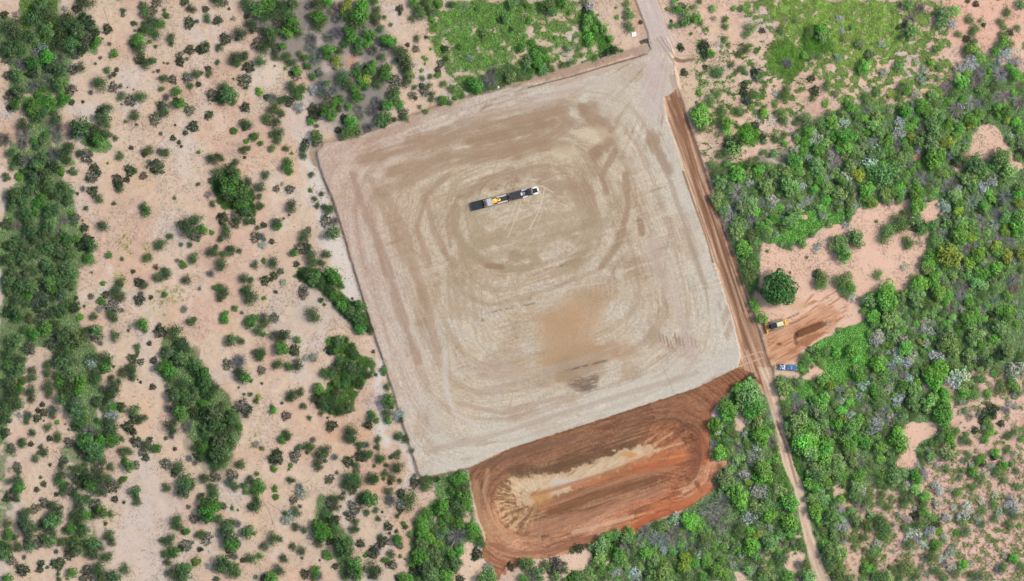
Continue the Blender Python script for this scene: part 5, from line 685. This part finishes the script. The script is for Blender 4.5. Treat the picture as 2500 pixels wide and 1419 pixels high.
COMP = ['east', 'east-north-east', 'north-east', 'north-north-east', 'north', 'north-north-west', 'north-west', 'west-north-west', 'west', 'west-south-west', 'south-west', 'south-south-west', 'south', 'south-south-east', 'south-east', 'east-south-east']
C4 = ['east', 'north', 'west', 'south']
def sizeword(r): return 'huge' if r > 21 else 'very large' if r > 17 else 'large' if r > 14 else 'mid-sized' if r > 10 else 'small' if r > 6 else 'tiny'
import re
used = set()
nwords = lambda s: len(re.findall(r'[A-Za-z0-9]+', s))

SHORT = {'m': 'feathery', 'g': 'bright green', 'b': 'blue-green', 'y': 'yellow-green', 'd': 'dark', 'k': 'grey speckled', 'n': 'bare', 's': 'silver', 'l': 'lime', 'D': 'big round'}
ONES = 'zero one two three four five six seven eight nine ten eleven twelve thirteen fourteen fifteen sixteen seventeen eighteen nineteen'.split()
TENS = 'x x twenty thirty forty fifty sixty seventy eighty ninety'.split()
def spell(n):
    if n < 20: w = ONES[n]
    elif n < 100: w = TENS[n // 10] + ('-' + ONES[n % 10] if n % 10 else '')
    else: w = 'over a hundred'
    return w + (' metre' if n == 1 else ' metres')
def label(px, py, r, t, noun):
    order = sorted(LM, key=lambda l: math.hypot(px - l[1], py - l[2])); base = f'{sizeword(r)} {WORD[t]} {noun}'; opts = []
    for nm, lx, ly in order[:14]:
        d = math.hypot(px - lx, py - ly) / S; an = math.degrees(math.atan2(ly - py, px - lx))
        if d > 1.5: opts.append(f'{spell(int(round(d)))} {COMP[int(round(an / 22.5)) % 16]} of the {nm}')
    for o in opts:
        s = base + ' ' + o
        if s not in used and nwords(s) <= 16: used.add(s); return s
    nb = sorted((q for q in QQ if 1 < math.hypot(q[0] - px, q[1] - py) < 60), key=lambda q: math.hypot(q[0] - px, q[1] - py))[:5]
    for o in opts:
        for q in nb:
            dr = C4[int(round(math.degrees(math.atan2(py - q[1], q[0] - px)) / 90)) % 4]; s = f'{base} {o}, {SHORT[q[3]]} plant {dr}'
            if s not in used and nwords(s) <= 16: used.add(s); return s
    s = f'{base}, {SHORT[nb[0][3]] if nb else "no"} plant beside it, {opts[0]}'
    if nwords(s) > 16: s = base + ' ' + opts[0]
    used.add(s); return s
# drop doubles from overlapping windows; carry the cover on into the side margins
QQ = []
for p in PL:
    x, y, r, t = p
    if x < 97 or x > 2416: continue
    if any(abs(x - q[0]) < .55 * r and abs(y - q[1]) < .55 * r and abs(q[2] - r) < .5 * r for q in QQ[-700:]): continue
    QQ.append(p)
    if x < 190 and r > 6: QQ.append((194 - x + 3, y + 14, r * .95, t))
    if x > 2325 and r > 6: QQ.append((4824 - x, y - 16, r * .95, t))
QQ = [q for q in QQ if -6 < q[0] < 2506 and -8 < q[1] < 1427]
LIM = 290; rest = []; byn = {}
for q in QQ: byn.setdefault(NM[q[3]][0 if q[2] > 11.5 else 1], []).append(q)
ri = np.random.default_rng(5); ntree = 0
def col_of(q, rr):
    x, y, r, t = q; c = np.array(KC[t], float)
    if t in 'mgbl' and x < 1000: c = c * ((.9, .92, .9) if x > 620 and y < 340 else (.84, .86, .88))
    if t in 'gbmns' and x > 1400: c = c * ((1.2, 1.14, 1.2) if t == 'g' else (1.26, 1.22, 1.22) if t == 'b' else (1.24, 1.2, 1.2))
    c = c * rr.uniform(.88, 1.12) * (1 + rr.normal(0, .04, 3)); return tuple((lin((c / 255).clip(0, 1)) * ALB * LB).clip(0, 1)) + (1,)
for nm, L_ in byn.items():
    L_.sort(key=lambda q: -q[2]); rest += L_[LIM:]
    for q in L_[:LIM]:
        x, y, r, t = q; z = hz(x, y); X, Y = W(x, y); R = r / S * (1.34 if x < 1000 else 1.12 if y < 265 and x < 2300 else 1.16 if x > 2180 and y > 1080 else 1.36); c = col_of(q, ri); tree = nm.endswith('tree')
        hf = {'d': .8, 'k': .8, 'n': .8, 's': .8, 'l': .7}.get(t, .9) * R * ri.uniform(.85, 1.1); el = ri.uniform(.88, 1.12); rz = ri.uniform(0, 6.28)
        noun = 'tree' if tree else 'bush' if 'bush' in nm else 'shrub'; lb = label(x, y, r, t, noun)
        if tree and r > 12.6 and ntree < 1200:
            ntree += 1; e = link(nm, None, label=lb, category='tree', group=GRP[nm]); e.location = (X, Y, z); e.rotation_euler = (0, 0, rz); e.scale = (R * el, R / el, hf * 1.15)
            k = link('trunk', TRK[int(ri.integers(4))], e); v = G['M' if t == 'm' and ri.random() < .0 else t]; cr = link('crown', v[int(ri.integers(len(v)))], e); cr.color = c
        else:
            v = G[t]; o = link(nm, v[int(ri.integers(len(v)))], label=lb, category=noun, group=GRP[nm]); o.location = (X, Y, z - .03); o.rotation_euler = (0, 0, rz); o.scale = (R * el, R / el, hf); o.color = c
# the smallest remaining plants of each kind: one mass
M_mass = material('scrub_leaves', rough=.8, attr=True)
def mass(items, name):
    Vs, Cs = [], []
    for (x, y, r, t) in items:
        me = G[t][int(ri.integers(len(G[t])))]; n = len(me.vertices); v = np.empty(n * 3, np.float32); me.vertices.foreach_get('co', v); v = v.reshape(-1, 3)
        c = np.empty(n * 4, np.float32); me.color_attributes['tone'].data.foreach_get('color', c); c = c.reshape(-1, 4)[:, :3]
        R = r / S * 1.36; a = ri.uniform(0, 6.28); X, Y = W(x, y); ca, sa = math.cos(a), math.sin(a)
        Vs.append(np.stack([(v[:, 0] * ca - v[:, 1] * sa) * R + X, (v[:, 0] * sa + v[:, 1] * ca) * R + Y, v[:, 2] * R * .85 + hz(x, y) - .02], 1)); Cs.append(c * np.array(col_of((x, y, r, t), ri)[:3]))
    Vs = np.vstack(Vs); Cs = np.vstack(Cs); link(name, mesh_np(name, Vs, np.arange(len(Vs)).reshape(-1, 4), Cs, M_mass), kind='stuff', label='scattered small scrub between the larger trees and shrubs', category='scrub')
fil = []                                                            # undergrowth too tangled to count, east of the pad and in the grey litter
for _ in range(60000):
    x, y = ri.uniform(600, 2420), ri.uniform(0, 1419); j = int((y + 70) / STEP); i = int((x + 70) / STEP)
    if len(fil) >= 1900: break
    if 1000 < x < 1280 and y > 250 or x < 1000 and y > 340 or x > 1000 and y < 270 or 1600 < x < 1990 and y < 410 or x > 2100 and y > 1090: continue
    if COV[j, i] > .25 and COV[j, i] < .8 and min(PADM[j, i], BAM[j, i], HRM[j, i], TRM[j, i], NRM[j, i]) > 9: fil.append((x, y, ri.uniform(4, 10), 'mnbgmbsmb'[int(ri.integers(9))]))
mass(rest + fil, 'scrub')
far = []                                                            # the scrub goes on beyond the picture
while len(far) < 700:
    x, y = ri.uniform(-700, 3200), ri.uniform(-600, 2020)
    if -12 < x < 2512 and -14 < y < 1433 or vn(np.array([x / 120 + 60]), np.array([y / 120 + 60]), 2)[0] < .4: continue
    far.append((x, y, ri.uniform(9, 20), 'mbgmbdmnb'[int(ri.integers(9))]))
mass(far, 'outlying_scrub')
# ---------------------------------------------------------------- ground cover: low leaf tufts
M_cov = material('cover_leaves', rough=.85, attr=True)
def tufts(name, n, wgt, colr, size, lab, cat, h=.35, lo=.7, hi=1.3):
    w = (wgt / wgt.sum()).ravel(); idx = np.searchsorted(np.cumsum(w), ri.random(n)).clip(0, NX * NY - 1); j, i = idx // NX, idx % NX
    px = gx[i] + ri.uniform(-.9, .9, n); py = gy[j] + ri.uniform(-.9, .9, n)
    P3 = np.stack([(px - 1250) / S, (709.5 - py) / S, H[j, i] + ri.uniform(.03, h, n)], 1)
    q = leafq(P3, np.tile([0., 0, 1.], (n, 1)), size, .9, ri)
    cc = colr[j, i] if colr.ndim == 3 else np.tile(colr, (n, 1))
    clump = .75 + .5 * fbm(px / 9, py / 9, 3, 5)
    T = np.repeat(lin((cc * clump[:, None]).clip(0, 1)) * ALB * 1.35 * ri.uniform(lo, hi, (n, 1)) * (1 + ri.normal(0, .06, (n, 3))), 4, 0).clip(0, 1)
    link(name, mesh_np(name, q, np.arange(n * 4).reshape(-1, 4), T, M_cov), kind='stuff', label=lab, category=cat)
inN = (MX > 1780) & (MY < 280); cw = np.where(COV > .18, COV, 0) * ss(-5, 5, np.minimum(np.minimum(PADM, BAM), np.minimum(np.minimum(HRM, TRM), NRM)) * 2 - 2)
tufts('grass', 90000, cw * inN, TUF, .34, 'yellow-green grass tufts covering the north-east corner', 'grass')
tufts('ground_cover', 260000, cw * ~inN, TUF, .40, 'low green ground cover of weeds under and between trees', 'ground cover')
free = (COV < .15) & (np.minimum(np.minimum(PADM, BAM), np.minimum(np.minimum(HRM, TRM), NRM)) > 3)
NEAR = np.zeros((NY, NX))
for (x, y, r, t) in QQ:
    R2_ = r * 1.5 + 2; j0, j1, i0_, i1 = [int(v) for v in ((y + 70 - R2_) / STEP, (y + 70 + R2_) / STEP + 1, (x + 70 - R2_) / STEP, (x + 70 + R2_) / STEP + 1)]
    j0, i0_ = max(j0, 0), max(i0_, 0); NEAR[j0:j1, i0_:i1] = np.maximum(NEAR[j0:j1, i0_:i1], ss(R2_, r, np.hypot(GX[j0:j1, i0_:i1] - x, GY[j0:j1, i0_:i1] - y)))
dn_ = ss(.5, .75, fbm(GX / 60, GY / 60, 4, 21)) * free + .14 * free; dn_ = dn_ * (1 + 3 * ((MX > 2180) & (MY > 1120)) + 1.5 * ((MX < 560) & (MY < 420)) + ((MX > 1650) & (MY < 420)))
dn_ = dn_ + NEAR * free * 1.2
tufts('dry_litter', 44000, dn_, rgb((104, 98, 84)), .26, 'small dark dry tufts and twigs littering the sand', 'litter', h=.12, lo=.6, hi=1.5)
sp = NEAR * free * .9 + ss(.55, .7, fbm(GX / 22, GY / 22, 4, 23)) * free * (1 + 2 * ((MX > 1650) & (MY < 420))); tufts('weeds', 42000, sp, rgb((108, 130, 78)), .26, 'sparse low green weeds dotted over the open sand', 'weeds', h=.2)
# ---------------------------------------------------------------- machines and small things
import bmesh
from mathutils import Matrix
MB = {n: material('paint_' + n, c, r, noise=.12, nscale=1.7, metal=m, coat=k) for n, (c, r, m, k) in {
    'black': ((.012, .013, .015), .35, 0, .4), 'rubber': ((.018, .018, .018), .9, 0, 0), 'deck': ((.022, .03, .036), .8, 0, 0), 'steel': ((.42, .42, .42), .4, .8, 0), 'white': ((.72, .73, .72), .4, 0, .3),
    'yellow': ((.74, .44, .05), .5, 0, .2), 'pale_yellow': ((.66, .60, .30), .6, 0, 0), 'blue': ((.03, .13, .27), .3, .1, .8), 'glass': ((.04, .085, .14), .1, 0, 0), 'screen': ((.30, .40, .42), .15, 0, 0), 'roof_grey': ((.36, .42, .44), .5, 0, 0), 'track': ((.27, .22, .18), .8, .2, 0),
    'plank': ((.44, .40, .36), .85, 0, 0), 'frame': ((.03, .032, .036), .6, .2, 0), 'lamp': ((.7, .7, .66), .15, 0, 0), 'red': ((.4, .02, .015), .3, 0, 0), 'mint': ((.62, .78, .76), .7, 0, 0), 'pale_rock': ((.62, .6, .55), .9, 0, 0)}.items()}
class Part:
    def __init__(s): s.bm = bmesh.new()
    def box(s, x, y, z, sx, sy, sz, rz=0, ry=0, bev=.03, tx=1, ty=1):
        """box centred at x,y with its bottom at z; tx,ty shrink the top"""
        m = Matrix.Translation((x, y, z + sz / 2)) @ Matrix.Rotation(rz, 4, 'Z') @ Matrix.Rotation(ry, 4, 'Y') @ Matrix.Diagonal((sx, sy, sz, 1))
        g = bmesh.ops.create_cube(s.bm, size=1)['verts']
        for v in g:
            if v.co.z > 0: v.co.x *= tx; v.co.y *= ty
        bmesh.ops.transform(s.bm, matrix=m, verts=g)
        if bev:
            es = list({e for v in g for e in v.link_edges}); bmesh.ops.bevel(s.bm, geom=es, offset=min(bev, sx / 4, sy / 4, sz / 4), segments=2, affect='EDGES', profile=.5)
        return s
    def cyl(s, x, y, z, r, h, axis='Y', n=20, r2=None):
        g = bmesh.ops.create_cone(s.bm, cap_ends=True, segments=n, radius1=r, radius2=r if r2 is None else r2, depth=h)['verts']
        R = {'Y': Matrix.Rotation(math.pi / 2, 4, 'X'), 'X': Matrix.Rotation(math.pi / 2, 4, 'Y'), 'Z': Matrix.Identity(4)}[axis]
        bmesh.ops.transform(s.bm, matrix=Matrix.Translation((x, y, z)) @ R, verts=g); return s
    def prism(s, prof, y0, y1, bev=.03):
        """side outline (x,z) pushed from y0 to y1"""
        a = [s.bm.verts.new((x, y0, z)) for x, z in prof]; b = [s.bm.verts.new((x, y1, z)) for x, z in prof]; n = len(prof)
        f = [s.bm.faces.new(a), s.bm.faces.new(b[::-1])] + [s.bm.faces.new((a[(i + 1) % n], a[i], b[i], b[(i + 1) % n])) for i in range(n)]
        bmesh.ops.recalc_face_normals(s.bm, faces=f)
        if bev: bmesh.ops.bevel(s.bm, geom=list({e for q in f for e in q.edges}), offset=bev, segments=2, affect='EDGES')
        return s
    def done(s, name, m, parent=None, **k):
        me = bpy.data.meshes.new(name); s.bm.to_mesh(me); s.bm.free(); me.materials.append(MB[m]); return link(name, me, parent, **k)
def root(name, px, py, deg, lab, cat, dz=0, group=None):
    e = link(name, None, label=lab, category=cat); X, Y = W(px, py); e.location = (X, Y, hz(px, py) + dz); e.rotation_euler = (0, 0, math.radians(deg))
    if group: e['group'] = group
    return e
def wheel(par, x, y, r, w, name='wheel'):
    t = Part().cyl(x, y, r, r, w).done(name, 'rubber', par); Part().cyl(x, y + math.copysign(w * .5, y), r, r * .55, .04).done('rim', 'steel', t); return t
# --- pickup
e = root('pickup_truck', 1924, 897, -3.5, 'dark blue crew-cab pickup parked on sand beside the dirt track', 'pickup')
P0 = Part(); P0.prism([(-2.9, .55), (-2.85, 1.02), (-.95, 1.05), (1.2, 1.12), (2.55, 1.05), (2.88, .85), (2.9, .5), (2.2, .42), (-2.4, .42)], -.9, .9, .07)
P0.box(-1.92, .9, .95, 1.95, .14, .32, bev=.03); P0.box(-1.92, -.9, .95, 1.95, .14, .32, bev=.03); P0.box(-2.86, 0, .95, .1, 1.8, .32); P0.box(-.95, 0, .95, .08, 1.8, .35)
for sx in (1.75, -1.8):
    for sy in (1, -1): P0.box(sx, sy * .92, .62, 1.15, .14, .38, bev=.06)
P0.box(1.75, 0, 1.06, 1.5, 1.1, .06, bev=.03); P0.done('body', 'blue', e)
Part().box(.12, 0, 1.1, 2.2, 1.7, .68, bev=.08, tx=.74, ty=.84).done('window', 'glass', e)
Part().box(.08, 0, 1.74, 1.55, 1.42, .07, bev=.03).box(.0, 0, 1.8, .2, .16, .05).done('roof', 'blue', e)
Part().prism([(1.05, 1.14), (1.26, 1.14), (.84, 1.76), (.70, 1.76)], -.7, .7, .02).done('windshield', 'screen', e)
Part().box(-1.92, 0, .92, 1.85, 1.62, .06, bev=0).done('bed', 'frame', e)
tb = Part().box(-1.22, 0, 1.12, .5, 1.72, .24, bev=.03).done('toolbox', 'white', e); Part().box(-1.22, .5, 1.36, .1, .2, .03, bev=0).box(-1.22, -.5, 1.36, .1, .2, .03, bev=0).done('latch', 'steel', tb)
Part().box(2.93, 0, .5, .16, 1.85, .22).done('bumper', 'steel', e); Part().box(-2.98, 0, .5, .16, 1.8, .2).done('bumper', 'steel', e)
for sy in (1, -1):
    Part().box(2.8, sy * .72, .82, .2, .3, .16).done('headlight', 'lamp', e); Part().box(-2.9, sy * .82, .85, .08, .14, .3).done('taillight', 'red', e)
    Part().box(.95, sy * 1.06, 1.12, .16, .2, .16).done('mirror', 'black', e)
    for x in (1.8, -1.8): wheel(e, x, sy * .86, .4, .27)
for i, (x, y, r_, m_) in enumerate(((-1.75, .45, .15, 'white'), (-2.15, .1, .17, 'pale_yellow'), (-2.5, -.45, .14, 'white'), (-1.8, -.4, .22, 'mint'), (-2.5, .5, .15, 'white'))):
    b = Part().cyl(x, y, .98 + .18, r_, .36, 'Z', 16, r_ * 1.1).done('bucket', m_)
    b.location = e.location; b.rotation_euler = e.rotation_euler; b['category'] = 'bucket'
    b['label'] = ['white bucket behind the toolbox in the pickup bed, left side', 'cream bucket in the middle of the pickup bed', "white bucket at the tailgate, right corner of the pickup bed", 'pale mint tub behind the toolbox in the pickup bed, right side', 'small white bucket at the tailgate, left corner of the pickup bed'][i]; b['group'] = 'buckets in the pickup bed'
# --- bulldozer (blade to the west)
e = root('bulldozer', 1897, 793, 195, 'yellow tracked bulldozer with front blade and rear ripper on scraped sand', 'bulldozer', .02); e.scale = (1.1, 1.1, 1.1)
bl = Part(); bl.prism([(3.35, .05), (3.6, .12), (3.72, .6), (3.62, 1.15), (3.5, 1.25), (3.48, .7), (3.25, .3)], -1.75, 1.75, .03); bl.box(3.5, 1.74, .08, .4, .08, 1.1).box(3.5, -1.74, .08, .4, .08, 1.1); bl.done('blade', 'yellow', e)
for sy in (1, -1):
    t = Part(); t.prism([(-2.1, .35), (-1.9, .05), (1.9, .05), (2.3, .35), (2.2, .85), (1.7, 1.05), (-1.6, 1.1), (-2.1, .85)], sy * 1.15 - .3, sy * 1.15 + .3, .05)
    for k in range(20): t.box(-1.8 + k * .19, sy * 1.15, 1.04, .07, .62, .06, bev=0)
    t.done('track', 'track', e); Part().box(2.5, sy * .95, .45, 1.9, .16, .2).done('push_arm', 'yellow', e); Part().cyl(2.75, sy * .4, 1.0, .07, 1.3, 'X', 10).done('blade_cylinder', 'steel', e)
Part().box(0, 0, .6, 3.6, 1.5, .75).box(0, 1.12, 1.1, 2.4, .5, .12).box(0, -1.12, 1.1, 2.4, .5, .12).done('chassis', 'track', e)
h = Part().box(-.9, 0, 1.3, 1.9, 1.25, .75, bev=.1).done('rear_deck', 'pale_yellow', e); Part().cyl(-.9, .3, 2.2, .09, .5, 'Z', 12).done('exhaust_pipe', 'black', h)
c = Part().box(1.15, 0, 1.35, 1.75, 1.3, 1.45, bev=.06, tx=.95, ty=.92).done('cab', 'glass', e); Part().box(1.15, 0, 2.8, 1.95, 1.5, .12, bev=.05).box(1.4, 0, 2.92, .5, .8, .07).done('roof', 'deck', c)
Part().box(.1, 0, 1.35, .5, 1.4, 1.3, bev=.06).done('cab_rear', 'roof_grey', e); Part().box(2.2, 0, 1.1, .7, 1.1, .7, bev=.06).done('hood', 'frame', e)
rp = Part(); rp.box(-2.6, 0, .75, .35, 1.9, .4).box(-2.3, .45, .7, .9, .18, .22).box(-2.3, -.45, .7, .9, .18, .22)
for y in (-.8, 0, .8): rp.box(-3.0, y, .1, .28, .2, 1.1, ry=.15).box(-3.25, y, .8, .5, .16, .16)
rp.box(-2.95, .4, .9, .8, .14, .14, rz=.5).box(-2.95, -.4, .9, .8, .14, .14, rz=-.5); rp.done('ripper', 'yellow', e)
# --- lowboy trailer, tractor and the machine it carries: x runs forward from the trailer's tail
HD = 14.3
def rig(name, lab, cat): return root(name, 1151.5, 505.3, HD, lab, cat, .0)
e = rig('lowboy_trailer', 'long black lowboy trailer hitched to the semi truck on the pad', 'trailer')
d_ = Part().box(2.3, 0, .95, 4.6, 2.85, .12, bev=.03)
for y in (-1.42, 1.42): d_.box(2.3, y, .9, 4.6, .08, .22)
d_.box(.75, -.35, 1.075, .9, .09, .03, rz=.7, bev=0).box(.75, .1, 1.075, .9, .09, .03, rz=-.7, bev=0); d_.done('rear_deck', 'deck', e)
for i in range(4): Part().box(.4 + i * 1.25, -1.48, 1.0, .22, .08, .1).done('side_lamp', 'lamp', e)
for x in (.9, 2.1, 3.3):
    for y in (-1.0, 1.0): wheel(e, x, y, .46, .55)
Part().box(8.6, 0, .45, 8.0, 1.3, .3).box(12.5, 0, .5, .55, 2.7, .5).box(8.6, 1.38, .5, 8.0, .12, .3).box(8.6, -1.38, .5, 8.0, .12, .3).box(4.75, 0, .5, .4, 2.8, .5).done('main_frame', 'frame', e)
for y in (-1.02, 1.02): Part().box(8.9, y, .78, 6.6, .52, .07, bev=.01).done('deck_plank', 'plank', e)
Part().prism([(12.6, .7), (12.8, 1.5), (16.3, 1.55), (16.3, 1.35), (13.2, 1.25), (12.9, .55)], -.4, .4, .04).box(13.3, 0, 1.45, .5, 1.3, .2).done('gooseneck', 'frame', e)
e = rig('semi_truck', 'black and white semi truck at the front of the trailer', 'truck')
f_ = Part()
for y in (-.42, .42): f_.box(18.2, y, .75, 8.4, .16, .28)
f_.box(15.4, 0, 1.2, 2.9, 1.7, .08).box(16.9, 0, .9, .2, 1.0, .2).box(15.2, 0, 1.02, 1.1, 1.0, .12).done('frame_rail', 'frame', e)
for x in (14.65, 15.95):
    for y in (-1.0, 1.0): wheel(e, x, y, .52, .62)
for y in (-1.0, 1.0): wheel(e, 21.5, y, .5, .34); Part().box(15.3, y * 1.02, 1.12, 2.9, .62, .06, bev=.02).done('fender', 'frame', e); Part().prism([(20.7, .6), (20.9, 1.15), (21.4, 1.3), (22.1, 1.2), (22.6, .8), (22.5, .55)], y - .26, y + .26, .05).done('fender', 'white', e); Part().cyl(18.2, y * 1.08, .85, .33, 1.7, 'X', 20).done('fuel_tank', 'white', e); Part().cyl(19.0, y * 1.02, 2.4, .1, 2.6, 'Z', 12).done('exhaust_stack', 'steel', e); Part().box(20.55, y * 1.32, 1.9, .16, .2, .5).done('mirror', 'steel', e); Part().box(22.75, y * .95, .85, .14, .3, .22).done('headlight', 'lamp', e)
Part().box(17.6, 0, 1.06, 1.5, .9, .06, bev=.01).done('catwalk', 'white', e); Part().cyl(17.6, -.1, 1.16, .14, .2, 'Z', 14).done('air_tank', 'frame', e)
c = Part().box(19.95, 0, 1.0, 1.9, 2.3, 2.0, bev=.12, tx=.92, ty=.94).done('cab', 'black', e); Part().prism([(20.86, 2.1), (20.93, 2.1), (20.82, 2.85), (20.74, 2.85)], -.98, .98, .01).done('windshield', 'glass', c)
Part().box(20.75, 0, 2.97, .09, 1.9, .09, bev=.02).box(20.35, .4, 2.99, .1, .8, .08, rz=.6, bev=.02).box(20.3, -.45, 2.99, .1, .7, .08, rz=-.5, bev=.02).done('sun_visor', 'steel', c)
Part().box(21.75, 0, .95, 1.9, 1.55, .95, bev=.12, tx=.95, ty=.86).done('hood', 'black', e); Part().box(22.85, 0, .55, .22, 2.35, .5, bev=.05).box(22.78, 0, 1.0, .1, 1.2, .75).done('bumper', 'steel', e)
e = rig('compactor', 'yellow machine with a flat grey roof riding on the lowboy trailer', 'construction machine')
k = Part(); k.cyl(5.0, 0, 1.35, .55, 2.0, 'Y', 26); k.done('drum', 'steel', e)
Part().box(5.0, 1.1, 1.25, 1.5, .12, .25).box(5.0, -1.1, 1.25, 1.5, .12, .25).box(5.65, 0, 1.5, .14, 2.2, .3).box(4.35, 0, 1.3, .12, 2.2, .2).done('drum_frame', 'yellow', e)
Part().box(6.1, 0, 1.2, 1.1, 1.4, .5).done('platform', 'frame', e)
for x in (5.55, 6.65):
    for y in (-.85, .85): Part().cyl(x, y, 2.25, .05, 1.5, 'Z', 10).done('roof_post', 'frame', e)
Part().box(6.1, 0, 3.0, 1.5, 2.1, .1, bev=.04).done('roof', 'roof_grey', e)
h = Part().box(7.65, 0, 1.35, 1.7, 1.7, 1.0, bev=.16, tx=.9, ty=.85).box(9.1, 0, 1.35, 1.5, .95, .8, bev=.12, tx=.92, ty=.85).done('hood', 'yellow', e); Part().box(9.2, .12, 2.13, .35, .3, .1).box(7.7, -.2, 2.35, .14, .14, .22).done('air_intake', 'frame', h)
for y in (-.95, .95): wheel(e, 8.2, y, .55, .3, 'tyre_wheel').location.z = .75
Part().box(10.8, 0, .85, 1.6, .7, .4).done('tow_frame', 'frame', e)
# --- survey marker, small rocks, spiky plant heap
o = Part().box(0, 0, .02, 1.45, 1.45, .04, bev=.01, rz=.15).done('ground_marker', 'white', label='square white survey panel with a dark centre dot on sand', category='marker'); X, Y = W(1548, 84); o.location = (X, Y, hz(1548, 84) + .12); o.rotation_euler = (.05, .04, 0)
Part().cyl(0, 0, .065, .12, .01, 'Z', 14).done('centre_dot', 'frame', o)
for (px, py, s_, lb) in ((1217, 213, .45, 'pale rock lying at the edge of the north bank of the pad'), (853, 432, .2, 'small pale stone on the pad near its west corner')):
    me = bpy.data.meshes.new('rock'); bm = bmesh.new(); bmesh.ops.create_icosphere(bm, subdivisions=2, radius=s_)
    for v in bm.verts: v.co *= 1 + .25 * math.sin(v.co.x * 9 + v.co.y * 7 + v.co.z * 5); v.co.z *= .6
    bm.to_mesh(me); bm.free(); me.materials.append(MB['pale_rock']); o = link('rock', me, label=lb, category='rock'); X, Y = W(px, py); o.location = (X, Y, hz(px, py) + s_ * .3)
